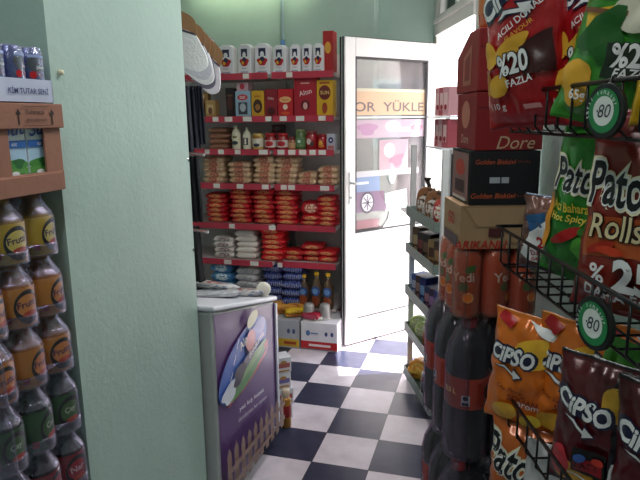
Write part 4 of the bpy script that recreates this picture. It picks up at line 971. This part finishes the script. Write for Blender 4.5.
MB().lathe([(.0345, .03), (.035, .032), (.035, .14), (.0345, .142)], 20, cap=False).build('label', pm((216, 120, 60), .35), t, True)
f4 = lambda x, z, o: (math.sin(x/.035)*(.0352+o), -math.cos(x/.035)*(.0352+o), z)
put('print', art_mesh('print', [(text('di', .0, .055, .045, 0, .03), GREEN), (ell(0, .11, .018, .018), pm((236, 190, 120), .4))], f4, .012), t)
MB().lathe([(.014, .235), (.0145, .24), (.0145, .262), (.013, .264)], 14).build('cap', GREEN, t, True)

# ------------------------------------------------------------------ narrow display rack beside the doorway
RA = R(22); RO = Vector((-.2, 2.80, 0))
rk = thing('display_rack', 'narrow white display rack with grey green trays by the doorway', 'rack', RO, RA)   # local y runs away, local x into the wall
RL, RD = .56, .20
PST = pm((222, 220, 222), .4); TRY = pm((120, 136, 128), .5)
for y in (0.0, RL):
    MB().box(-.012, .018, y-.012, y+.012, 0, 1.40).build('front_post', PST, rk, bevel=.003)
    MB().box(RD-.02, RD, y-.012, y+.012, 0, 1.7).build('rear_post', PST, rk, bevel=.003)
MB().box(.03, RD-.03, -.004, .004, .02, 1.38).build('side_panel', pm((60, 54, 58), .5), rk)
MB().box(RD-.006, RD-.001, .0, RL, .02, 1.38).build('back_panel', pm((228, 228, 230), .5), rk)
TZ = [.06, .33, .555, .80, 1.01]
for z in TZ:
    mb = MB(); y0, y1, x0, x1 = .016, RL-.016, -.035, RD-.012
    mb.box(x0, x1, y0, y1, z, z+.006); mb.box(x0-.004, x0, y0, y1, z, z+.055); mb.box(x0, x1, y0-.003, y0+.001, z, z+.05); mb.box(x0, x1, y1-.001, y1+.003, z, z+.05)
    mb.build('tray', TRY, rk, bevel=.001)
for z in (1.40, 1.545):
    MB().box(-.02, RD-.022, .0, .26, z, z+.008).build('upper_shelf', pm((230, 228, 232), .4), rk, bevel=.001)
def rp(x, y, z): v = Matrix.Rotation(RA, 3, 'Z') @ Vector((x, y, 0)); return (RO.x+v.x, RO.y+v.y, z)
# goods on the rack
SW = bag_mesh('snack_bag', .13, .06, .16, patch((150, 96, 60), (230, 220, 214), (.5, .4), (.4, .3), noise_s=8, third=(70, 44, 36)), 51)
SW2 = bag_mesh('snack_bag', .12, .06, .14, patch((190, 60, 50), (236, 226, 216), (.5, .5), (.4, .3), noise_s=8, third=(220, 190, 160)), 52)
for i, (y, me, lb) in enumerate(((.10, SW2, 'red and cream snack bag at the near end of the top rack tray'), (.24, SW, 'brown snack bag in the middle of the top rack tray'), (.40, SW, 'brown snack bag with twisted top at the far end of top rack tray'))):
    o = put('snack_bag', me, None, rp(.04, y, TZ[4]+.008), RA-R(60)); tag(o, lb, 'bag', 'snack bags on the rack')
    if i == 2:
        mb = MB(); mb.tube([(0, 0, .13), (.01, 0, .17), (-.005, 0, .2)], .012, 8); mb.lathe([(.006, 0), (.02, .015), (.022, .025)], 10, (-.005, 0, .19)); k = mb.build('twisted_top', pm((50, 36, 36), .4), o, True)
def rbox(y, zi, w, h, col, c2, lb, nm='biscuit_packet', x=.0, g=None):
    kt = carton('carton', w, .1, h, col, [('r', 0, .55, .7, .35, c2), ('e', 0, .2, .25, .1, c2)])
    place_carton(kt, nm, lb, 'packet', rp(x+.035, y, TZ[zi]+.0075), RA-R(62), g)
cols = [((70, 44, 36), (150, 110, 70)), ((176, 140, 90), (90, 50, 40)), ((40, 30, 34), (120, 90, 70)), ((60, 44, 50), (140, 60, 60)), ((100, 70, 56), (190, 160, 120))]
pos5 = ['nearest', 'second from the near end', 'middle', 'fourth from the near end', 'farthest', 'sixth from the near end']
for i, (a, b) in enumerate(cols): rbox(.06+i*.1, 3, .06, .15-.01*(i % 2), a, b, 'brown coffee packet on the second rack tray, '+pos5[i], 'coffee_packet', g='coffee packets on the rack')
cols = [((52, 60, 120), (150, 160, 200)), ((60, 34, 70), (150, 110, 160)), ((36, 44, 90), (170, 120, 130)), ((34, 40, 110), (120, 150, 200)), ((70, 40, 44), (160, 120, 110)), ((60, 80, 150), (190, 190, 210))]
pos6 = ['nearest', 'second from the near end', 'third from the near end', 'third from the far end', 'second from the far end', 'farthest']
for i, (a, b) in enumerate(cols): rbox(.05+i*.085, 2, .05, .15-.012*(i % 3), a, b, 'dark wafer packet on third rack tray, '+pos6[i], 'wafer_packet', g='wafer packets on the rack')
def rjar(y, zi, r, h, body, lid, lb, nm, x=.02, g=None, lab=None):
    t = jar(nm, lb, 'jar' if 'jar' in nm else 'can', 300, 0, r, h, body, lid, lab, group=g); t.location = rp(x, y, TZ[zi]+.0075); return t
rjar(.07, 1, .036, .15, (150, 30, 36), (170, 40, 44), 'tall red jar nearest on the fourth rack tray', 'red_jar', g='jars on the fourth rack tray')
rjar(.15, 1, .036, .14, (140, 34, 40), (176, 60, 50), 'red jar second from the near end on the fourth rack tray', 'red_jar', g='jars on the fourth rack tray')
rjar(.24, 1, .034, .11, (190, 110, 60), (190, 180, 150), 'orange jar in the middle of the fourth rack tray', 'sauce_jar', g='jars on the fourth rack tray')
PB = bag_mesh('noodle_packet', .13, .09, .1, patch((176, 190, 110), (230, 226, 200), (.5, .5), (.4, .4), noise_s=8), 53)
for i, y in enumerate((.34, .45)):
    o = put('noodle_packet', PB, None, rp(.04, y, TZ[1]+.008), RA-R(50)); tag(o, 'pale green noodle packet on the fourth rack tray, '+('nearer one', 'farther one')[i], 'packet', 'noodle packets on the rack')
for i, y in enumerate((.05, .12, .19, .26)):
    t = rjar(y, 0, .032, .115, ((70, 60, 90), (90, 40, 50), (60, 66, 96), (120, 60, 60))[i], (206, 206, 212), 'silver lidded can on the lowest rack tray, '+('nearest', 'second from the near end', 'third from the near end', 'farthest')[i], 'drink_can', g='cans on the lowest rack tray', lab=(150, 140, 160))
PB2 = bag_mesh('snack_bag', .16, .12, .12, patch((224, 140, 40), (250, 200, 90), (.5, .5), (.4, .4), noise_s=6), 54)
o = put('snack_bag', PB2, None, rp(.05, .42, TZ[0]+.008), RA-R(50)); tag(o, 'orange snack bag at the far end of the lowest rack tray', 'bag')
for i in range(3):
    for k, z in enumerate((1.408, 1.553)):
        kt = carton('carton', .05, .09, .13, ((176, 80, 92), (206, 150, 158), (176, 80, 90), (206, 150, 150))[(i+k) % 4], [('r', 0, .5, .5, .6, (226, 190, 190)), ('e', 0, .3, .2, .1, (150, 30, 40))])
        place_carton(kt, 'wafer_box', 'wafer box on the '+('lower', 'upper')[k]+' of the high rack shelves, '+('nearest', 'middle', 'farthest')[i], 'box', rp(.045, .04+i*.06, z+.0012), RA-R(70), 'red and pink wafer boxes on the rack')

# ------------------------------------------------------------------ wire baskets on the pier wall
BA = R(17); BO = Vector((.02, 1.2, 0))
def bp_(x, y, z): v = Matrix.Rotation(BA, 3, 'Z') @ Vector((x, y, 0)); return Vector((BO.x+v.x, BO.y+v.y, z))
WIRE = pm((16, 15, 17), .35, .3)
BL, BD = .86, .172
def basket(label, z0, z1, step=.07, ushape=True):
    t = thing('wire_basket', label, 'basket', (BO.x, BO.y, z0), BA, 'black wire baskets on the right wall')   # local y: 0 far end .. -BL near end, x into the wall
    h = z1-z0
    mb = MB(); c = [(0, 0, h), (BD, 0, h), (BD, -BL, h), (0, -BL, h)]
    mb.tube(c, .0032, 8, closed=True); mb.build('rim', WIRE, t, True)
    mb = MB()
    c = [(.012, -.01, 0), (BD, -.01, 0), (BD, -BL+.01, 0), (.012, -BL+.01, 0)]
    mb.tube(c, .0024, 6, closed=True)
    y = -.03
    while y > -BL+.02:
        mb.tube([(0, y, h), (.0, y, .012), (.012, y, 0), (BD, y, 0), (BD, y, h)], .0019, 6); y -= step*.5 if not ushape else step*.62
    for x in (.05, .1, .145): mb.tube([(x, 0, h), (x, 0, .012), (x, -.012, 0), (x, -BL+.012, 0), (x, -BL, .012), (x, -BL, h)], .0019, 6)
    mb.tube([(0, 0, h*.5), (0, -BL, h*.5)], .0016, 6) if not ushape else None
    mb.build('wires', WIRE, t, True)
    mb = MB()
    for y in (-.12, -BL+.12): mb.tube([(BD, y, h), (BD+.012, y, h+.01), (BD+.018, y, h-.03)], .003, 6)
    mb.build('wall_hook', WIRE, t, True)
    return t
basket('black wire basket holding red and green crisps bags, uppermost', 1.522, 1.592, .072)
basket('black wire basket holding the green and dark red tortilla bags, middle', 1.262, 1.338, .075)
basket('black wire basket holding orange and dark crisps bags, lower', .965, 1.035, .075)
basket('black wire basket at knee height mostly below the picture', .72, .79, .075)

# ---- crisps bags
def bag_funcs(w, h, d, seed):
    def base(u, v):
        a = max(0, 1-abs(u)**2.4)**.62; b = max(0, 1-min(1, abs(v)/.93)**3.2)**.6
        t = a*b*d/2
        wr = (noise.noise(Vector((u*2.2+seed, v*3, seed)))*.010+noise.noise(Vector((u*5+seed, v*6, 2.0)))*.004)*min(1, b*1.3)
        wr += .0035*math.sin(u*16+seed+2*noise.noise(Vector((u*3, v*3, seed))))*abs(v)**5*(1-.4*abs(u))
        nar = 1-.07*(b)*(1-.4*abs(v))
        x = u*w/2*nar+.004*noise.noise(Vector((v*5, seed, 1)))
        z = v*h/2*(1-.02*a)+.006*u*noise.noise(Vector((u*2, v, seed)))
        return x, t+wr*.8 if t > 0 else wr*.3, z
    def surf(x, z, off):
        u, v = max(-1, min(1, x/(w/2))), max(-1, min(1, z/(h/2)))
        X_, t, Z_ = base(u, v)
        return (X_, -max(t, .0015)-off, Z_+h/2)
    def back(u, v):
        X_, t, Z_ = base(u, v); return (X_, max(.0, t*.9), Z_+h/2)
    return base, surf, back
def make_bag(name, label, px, py, y, w, h, d, seed, mats, pieces, yaw=-37, lean=0, tilt=0, group=None, loc=None, backm=None, edge=None):
    """px,py: photo point the middle of the bag's lower edge projects to, at depth y"""
    q = loc if loc else at(px, py, y)
    t = thing(name, label, 'crisps bag', q, 0, group)
    t.rotation_mode = 'XYZ'
    t.rotation_euler = (Matrix.Rotation(R(yaw), 4, 'Z') @ Matrix.Rotation(R(lean), 4, 'X') @ Matrix.Rotation(R(tilt), 4, 'Y')).to_euler()
    base, surf, back = bag_funcs(w, h, d, seed)
    nu, nv = 36, 44; vs, fs, ms = [], [], []
    mb = MB()
    for s in (0, 1):
        for j in range(nv+1):
            for i in range(nu+1):
                u, v = -1+2*i/nu, -1+2*j/nv
                vs.append(surf(u*w/2, v*h/2, 0) if s == 0 else back(u, v))
    k = (nu+1)*(nv+1)
    for j in range(nv):
        for i in range(nu):
            a = j*(nu+1)+i
            mb.f.append((a, a+1, a+nu+2, a+nu+1)); mb.m.append(1 if (abs(-1+2*(j+.5)/nv) > .94) else 0)
            mb.f.append((k+a, k+a+nu+1, k+a+nu+2, k+a+1)); mb.m.append(2)
    for j in range(nv):
        for i in (0, nu):
            a = j*(nu+1)+i; mb.f.append((a, a+nu+1, k+a+nu+1, k+a)); mb.m.append(2)
    for i in range(nu):
        for j in (0, nv):
            a = j*(nu+1)+i; mb.f.append((a, a+1, k+a+1, k+a)); mb.m.append(2)
    mb.v = vs
    m0, m1 = mats; me = mb.mesh('bag', [m0, m1, backm or m0], True)
    if pieces:
        am = art_mesh('print', pieces, surf, .012, .0012)
        bm = bmesh.new(); bm.from_mesh(am)
        for f in bm.faces: f.material_index += 3
        bm.from_mesh(me); bm.to_mesh(me); bm.free()
        for m in am.materials: me.materials.append(m)
        for p in me.polygons: p.use_smooth = True
        bpy.data.meshes.remove(am)
    put('bag', me, t)
    return t
def foil(c, r=.28): return pm(c, r, .15, .1, .35, 14, .35)
DNAVY = pm((20, 22, 58), .3, coat=.3); CHIP = pm((226, 168, 50), .4); CHIPD = pm((190, 126, 40), .4); WT = pm((232, 230, 232), .35); DKR = pm((60, 14, 16), .35)
def cipso_logo(cx, cz, w, a=0):
    P = [(text('CiPSO', cx, cz, w*.44, a, .1, .12, 1, w*1.12), DNAVY), (ell(cx, cz, w*.5, w*.17, a), DNAVY), (text('CiPSO', cx, cz, w*.36, a, .035, .12, 1, w), WT)]
    c, s = math.cos(a), math.sin(a)
    def tr(p): return [(cx+x*c-z*s, cz+x*s+z*c) for x, z in p]
    k = w
    P += [(tr([(-.34*k, -.3*k), (-.1*k, -.22*k), (.12*k, -.34*k), (.1*k, -.22*k), (.36*k, -.4*k), (.1*k, -.55*k), (.12*k, -.44*k), (-.1*k, -.33*k)]), DNAVY),
          (tr([(-.3*k, -.28*k), (-.1*k, -.24*k), (.12*k, -.36*k), (.13*k, -.28*k), (.31*k, -.4*k), (.12*k, -.5*k), (.12*k, -.42*k), (-.1*k, -.30*k)]), WT)]
    return P
gb = 'crisps bags in the wire baskets'
def red_art(w, h):
    return cipso_logo(-.018, .085, .115, .5)+[(ell(-.055, -.01, .02, .024, .6), CHIP), (ell(-.06, -.055, .013, .022, .2), CHIPD), (text('ACILI DOMALI', .012, .040, .011, .52, .012), WT), (text('FLAVOUR', .012, .022, .008, .52), CHIP), (ell(-.005, -.004, .04, .013, .5), CHIP),
        ([(.012, -.005), (.066, .02), (.068, -.045), (.02, -.052)], DKR), (ell(-.03, -.062, .024, .018, .4), CHIP), (text('%20', .0, -.028, .040, .15, .07, 0, 1, .062), BLACK), (text('%20', .0, -.028, .036, .15, .03, 0, 1, .056), WT), (text('FAZLA', .014, -.057, .012, .15, .02), WT), (text('110 g', -.035, -.098, .014), WT), (rect(.03, -.1, .03, .008), pm((220, 150, 150), .4))]
Q = lambda px, z, yy: None
def on_basket(px, z, r):
    """point at height z and horizontal distance r from the camera, on the vertical plane seen at column px there"""
    py = 240
    for _ in range(30):
        d = FW+RT*((px-320)/FPX)-UP*((py-240)/FPX); n = math.hypot(d.x, d.y)
        zz_ = H+d.z/n*r; py += (zz_-z)*FPX/r*.8
    return Vector((d.x/n*r, d.y/n*r, z))
w, h = .152, .27
make_bag('crisps_bag', 'red crisps bag at the far left end of the uppermost basket', 0, 0, 0, w, h, .075, 1.3, (foil((178, 20, 28)), foil((150, 16, 24))), red_art(w, h), -34, 4, -4, gb, on_basket(529, 1.53, 1.07), SILVER)
make_bag('crisps_bag', 'red crisps bag half hidden between the far red bag and green bag', 0, 0, 0, w, h, .06, 2.3, (foil((172, 20, 28)), foil((150, 16, 24))), red_art(w, h), -40, 0, 6, gb, on_basket(584, 1.53, 1.03), SILVER)
GRN = foil((58, 140, 40))
w, h = .165, .27
gart = [(ell(-w*.33, -h*.3, .026, .034, .3, 22, .1), CHIP), (ell(w*.38, -h*.2, .028, .06), pm((206, 190, 40), .4)), ([(-w*.42, h*.04), (-w*.1, h*.10), (w*.0, h*.05), (-w*.38, -h*.03)], pm((226, 176, 40), .4))]+cipso_logo(-.0, h*.27, w*.72, .4)+[(ell(w*.02, h*.06, .03, .022, -.2), pm((216, 210, 190), .4)), (rect(-.04, h*.055, .07, .006, .05), pm((120, 70, 40), .5)), (ell(-.03, -h*.05, .035, .03, .8, 20, .2), pm((30, 90, 30), .4)), (text('YOĞURTLU', w*.27, h*.10, .012, .5, .01), WT), (text('LEZZETİ', w*.3, h*.06, .010, .5), WT), (rect(w*.12, -h*.15, .07, .045, .1), pm((26, 40, 24), .4)), (text('%20', w*.12, -h*.12, .034, .12, .06, 0, 1, .062), BLACK), (text('%20', w*.12, -h*.12, .031, .12, .03, 0, 1, .056), WT), (text('FAZLA', w*.18, -h*.2, .013, .12, .02), WT), (text('65g', -w*.25, -h*.36, .018, .1, .02), WT), (text('65g', w*.34, -h*.38, .018, .1, .02), WT)]
make_bag('crisps_bag', 'green crisps bag with bowl picture in the uppermost basket', 0, 0, 0, w, h, .075, 3.1, (GRN, foil((60, 150, 40))), gart, -30, 2, 15, gb, on_basket(604, 1.53, .93), SILVER)
make_bag('crisps_bag', 'yellow crisps bag at the right picture edge of the uppermost basket', 0, 0, 0, .15, .27, .06, 4.1, (foil((216, 170, 30)), foil((200, 150, 30))), None, -30, 0, 4, gb, on_basket(694, 1.53, .84), SILVER)
# middle basket: tortilla bags
def patos_logo(cx, cz, w, h, a=0, edge=None):
    return [(text('Patos', cx, cz, h*1.16, a, .085, .12, 1, w*1.12), edge or WT), (text('Patos', cx, cz, h*1.04, a, .05, .12, 1, w*1.03), WT), (text('Patos', cx, cz, h*.96, a, .02, .12, 1, w), BLACK)]
w, h = .15, .285
part = [(ell(w*.02, -h*.33, .085, .05, 0, 24, .12), pm((24, 92, 30), .35)), (ell(-w*.2, -h*.25, .04, .05, .4, 20, .15), pm((40, 120, 40), .4)), (ell(w*.25, -h*.28, .035, .05, .4, 20, .15), pm((90, 170, 60), .4)), (rect(0, h*.46, w*.98, h*.08), BLACK)]+patos_logo(-.02, h*.15, .094, .054, .06, CREAM)+[(text('Acı Baharat', -.022, -h*.03, .016, .08, .02, 0, 1, .075), pm((226, 190, 60), .4)), (text('Hot Spicy', -.022, -h*.10, .016, .08, .02, 0, 1, .065), pm((230, 200, 80), .4)), (ell(-.02, -h*.20, .034, .009, .6), pm((176, 24, 24), .3)), (ell(.01, -h*.15, .008, .006, .6), pm((60, 120, 40), .4)), (ell(-w*.43, -h*.15, .009, .05, .05), pm((226, 150, 40), .4))]
make_bag('tortilla_chip_bag', 'green tortilla chip bag with red pepper in the middle basket', 0, 0, 0, w, h, .075, 5.2, (foil((46, 134, 36)), foil((24, 24, 26))), part, -34, 2, 8, gb, on_basket(578, 1.272, 1.06), SILVER)
w, h = .18, .285
ra = [(rect(0, h*.42, w*.96, h*.14), pm((116, 24, 24), .3)), ([(-w*.46, -h*.01), (w*.46, .02), (w*.44, -h*.2), (0, -h*.16), (-w*.44, -h*.22)], pm((176, 80, 36), .35))]+patos_logo(-.032, h*.165, .100, .062, 0, CREAM)+[(text('Rolls', -.034, -h*.035, .038, .1, .06, .2, 1, .084), pm((40, 14, 10), .4)), (text('Rolls', -.034, -h*.035, .036, .1, .01, .2, 1, .08), pm((236, 216, 170), .4)), (ell(-.05, -h*.15, .022, .007, .5), pm((170, 40, 26), .35)), (ell(-.035, -h*.155, .022, .006, .1), pm((200, 60, 30), .35)), (text('Acı Biber', .06, -h*.07, .012, 0, .01), pm((226, 180, 120), .4)), (text('Mild Hot', .064, -h*.105, .012, 0, .01), pm((236, 196, 120), .4)),
      (text('%', -.048, -h*.275, .026, 0, .02), WT), (text('25', .005, -h*.255, .05, 0, .06), BLACK), (text('25', .005, -h*.255, .048, 0, .045), WT), (text('DAHA FAZLA', -.0, -h*.37, .017, -.04, .03, 0, 1, .125), WT)]
make_bag('tortilla_chip_bag', 'dark red tortilla chip bag with white percent print in the middle basket', 0, 0, 0, w, h, .08, 6.4, (foil((128, 34, 24)), foil((120, 28, 26))), ra, -30, 2, 4, gb, on_basket(634, 1.272, .89), SILVER)
w, h = .1, .14
sa = [(rect(0, .02, .07, .05, .4), pm((40, 90, 140), .4)), (ell(.03, -.02, .02, .05), pm((220, 130, 40), .4)), ([(-.045, -.045), (.02, -.06), (.045, -.01), (.0, .03), (-.03, .0)], WT), (text('25', .0, -.012, .022, .2, .03), RED), (text('DAHA', -.002, -.033, .010, .1, .02), RED), (text('FAZLA', -.002, -.046, .008, .1, .02), RED)]
make_bag('snack_bag', 'small blue snack bag with white and red sticker left of the green tortilla bag', 0, 0, 0, w, h, .05, 7.7, (foil((110, 70, 60)), foil((70, 90, 120))), sa, -20, 2, 6, gb, on_basket(542, 1.272, 1.13), SILVER)
# lower basket
def or_art(w, h):
    return [(ell(w*.2, h*.24, .04, .03, .3, 20, .1), pm((236, 180, 50), .4))]+cipso_logo(-w*.14, h*.17, w*.66, -.02)+[(text('Çıtır Peynir', -.015, -h*.12, .011, -.1, .01), pm((120, 40, 20), .4)), (text('SOĞAN', .015, -h*.18, .017, -.1, .02), pm((130, 40, 20), .4)), (text('aroma', .03, -h*.23, .009, -.1, .0), WT), (ell(-.02, -h*.33, .028, .02, .5), CHIP), (ell(.03, -h*.36, .02, .016, .2), pm((240, 200, 70), .4)), (rect(-w*.3, h*.44, .03, .02, -.5), RED), ([(w*.0, h*.47), (w*.36, h*.44), (w*.42, h*.36), (w*.2, h*.39)], WT)]
OR1, OR2 = foil((222, 112, 26)), foil((214, 120, 40))
w, h = .135, .235
make_bag('crisps_bag', 'orange crisps bag at the far end of the lower basket', 0, 0, 0, w, h, .06, 9.3, (OR1, OR2), or_art(w, h), -24, 3, 5, gb, on_basket(517, .968, 1.10), SILVER)
make_bag('crisps_bag', 'orange crisps bag behind the dark bag, second in the lower basket', 0, 0, 0, w, h, .055, 10.1, (OR1, OR2), or_art(w, h), -26, 3, 5, gb, on_basket(562, .975, 1.07), SILVER)
make_bag('crisps_bag', 'orange crisps bag nearest the price disc, third in the lower basket', 0, 0, 0, w, h, .05, 11.1, (OR1, OR2), or_art(w, h), -30, 0, 8, gb, on_basket(606, .985, 1.03), SILVER)
MAR = foil((84, 14, 24)); DK = foil((24, 16, 24))
def dk_art(w, h):
    return [([(w*.1, h*.47), (w*.47, h*.47), (w*.46, -h*.46), (w*.12, -h*.46), (w*.2, 0)], DK), (ell(w*.2, h*.27, .022, .028, .6), CHIP), (ell(-w*.12, -h*.36, .05, .03, -.5), CHIP), (ell(-w*.34, -h*.26, .018, .03), pm((190, 50, 60), .4))]+cipso_logo(-w*.14, h*.20, w*.62, -.12)+[(rect(.0, -h*.17, .05, .045, .0), BLACK), (rect(.0, -h*.195, .042, .022), pm((150, 24, 34), .4)), (text('ACI', .0, -h*.195, .011), BLACK), (ell(-.012, -h*.14, .009, .007), pm((60, 90, 160), .4)), (ell(.014, -h*.14, .009, .007), pm((220, 60, 40), .4)), ([(-w*.2, -h*.28), (.028, -h*.3), (.034, -h*.1), (.038, -h*.1), (.032, -h*.315), (-w*.2, -h*.295)], WT)]
w, h = .14, .235
make_bag('crisps_bag', 'dark maroon crisps bag in front in the lower basket', 0, 0, 0, w, h, .075, 12.2, (MAR, DK), dk_art(w, h), -26, 4, 4, gb, on_basket(590, .968, .93), SILVER)
make_bag('crisps_bag', 'dark maroon crisps bag cut by the picture edge in the lower basket', 0, 0, 0, w, h, .07, 13.4, (MAR, DK), dk_art(w, h), -28, 2, 2, gb, on_basket(655, .968, .85), SILVER)
make_bag('crisps_bag', 'bright green crisps bag behind the dark bags in the lower basket', 0, 0, 0, .1, .24, .04, 14.2, (foil((70, 150, 40)), foil((90, 170, 60))), None, -22, 0, 12, gb, on_basket(596, .972, .985), SILVER)
w, h = .14, .25
pl = patos_logo(-.02, h*.22, w*.85, .075, -.1, CREAM)+[(text('Peynirli', -.01, -h*.06, .018, -.1, .01), DKR)]
make_bag('tortilla_chip_bag', 'orange tortilla chip bag in the lowest basket beside the cola bottles', 0, 0, 0, w, h, .07, 15.2, (foil((196, 96, 30)), foil((160, 70, 30))), pl, -20, 3, 4, gb, on_basket(516, .735, 1.10), SILVER)
make_bag('tortilla_chip_bag', 'crumpled silver backed chip bag in the lowest basket', 0, 0, 0, .12, .25, .06, 16.2, (foil((190, 186, 190)), foil((180, 176, 180))), None, -20, 3, 4, gb, on_basket(545, .735, 1.04), SILVER)
# round price discs
def disc(label, p, s, rz, lean=0):
    t = thing('price_disc', label, 'price tag', p, 0, 'round price discs')
    t.rotation_euler = (Matrix.Rotation(R(rz), 4, 'Z') @ Matrix.Rotation(R(lean), 4, 'X')).to_euler()
    mb = MB(); n = 32
    ring = [(.046*math.cos(2*PI*k/n)*s, .046*math.sin(2*PI*k/n)*s) for k in range(n)]
    slab(ring, .006, BLACK, 'disc', t, 0, .001)
    put('print', art_mesh('print', [(ell(0, 0, .037*s, .037*s, 0, 32), pm((24, 128, 70), .4)), (ell(0, 0, .025*s, .025*s, 0, 28), pm((222, 226, 222), .4)), (text('80', .003*s, 0, .022*s, 0, 0, .2), pm((40, 40, 60), .4)), (text('.', -.013*s, .0, .004*s), pm((40, 40, 60), .4))]+
        [(text(c, -.031*s*math.sin(-1.2+.26*k), .031*s*math.cos(-1.2+.26*k), .006*s, -1.2+.26*k), WHITE) for k, c in enumerate('tayıf ıdnağuy'[::-1].replace(' ', '·')) if c != '·'], flat_front(-.003), 0, .0008), t)
    MB().tube([(0, .002, .044*s), (0, .006, .056*s), (0, .012, .05*s)], .002, 6).build('clip', BLACK, t)
    return t
disc('round green and white price disc on the uppermost basket', on_basket(606, 1.556, .815), .72, -60)
disc('round green and white price disc on the middle basket', on_basket(595, 1.293, .79), .76, -62)

# ------------------------------------------------------------------ light
wd = bpy.data.worlds.new('daylight'); bpy.context.scene.world = wd; wd.use_nodes = True
bg = wd.node_tree.nodes['Background']; bg.inputs[0].default_value = (.86, .93, 1, 1); bg.inputs[1].default_value = 5.0
sun = bpy.data.lights.new('sun', 'SUN'); sun.energy = 22; sun.angle = .01; sun.color = (1, .95, .9)
so = bpy.data.objects.new('sun', sun); C.objects.link(so)
sd = Vector((.65, .25, 1.72)).normalized(); so.rotation_euler = (-sd).to_track_quat('-Z', 'Y').to_euler()
def area(name, loc, size, power, col, rot=(0, 0, 0), sy=None):
    l = bpy.data.lights.new(name, 'AREA'); l.energy = power; l.size = size; l.color = col
    if sy: l.shape = 'RECTANGLE'; l.size_y = sy
    o = bpy.data.objects.new(name, l); C.objects.link(o); o.location = loc; o.rotation_euler = rot; return o
area('pillar_fill_light', (-.15, 2.0, 2.8), .12, 22, (1, .95, .95), (0, 0, 0), 1.2)  # unseen lamp added overhead to brighten the pillar
area('wall_fill_light', (-1.75, 4.17, 2.5), .9, 1.6, (.9, 1, .66), (0, 0, 0), .05)  # unseen lime lamp added to brighten the top of the back wall
area('counter_tube_light', (-.45, .0, 2.8), .12, 12, (.97, 1, .97), (0, 0, 0), 1.0)
pc = HG+FD*((D0+D1)/2)+OUTW*.1
po = area('doorway_portal', (pc.x, pc.y, 1.35), .88, 0, (1, 1, 1), (PI/2, 0, math.atan2(-OUTW.x, OUTW.y) if False else math.atan2(OUTW.y, OUTW.x)-PI/2+PI), 2.7)
po.data.cycles.is_portal = True

sc = bpy.context.scene
sc.view_settings.view_transform = 'Standard'; sc.view_settings.look = 'None'; sc.view_settings.exposure = 0; sc.view_settings.gamma = 1
sc.view_settings.use_curve_mapping = False
sc.cycles.max_bounces = 10; sc.cycles.transparent_max_bounces = 24; sc.cycles.use_denoising = True; sc.cycles.sample_clamp_indirect = 6
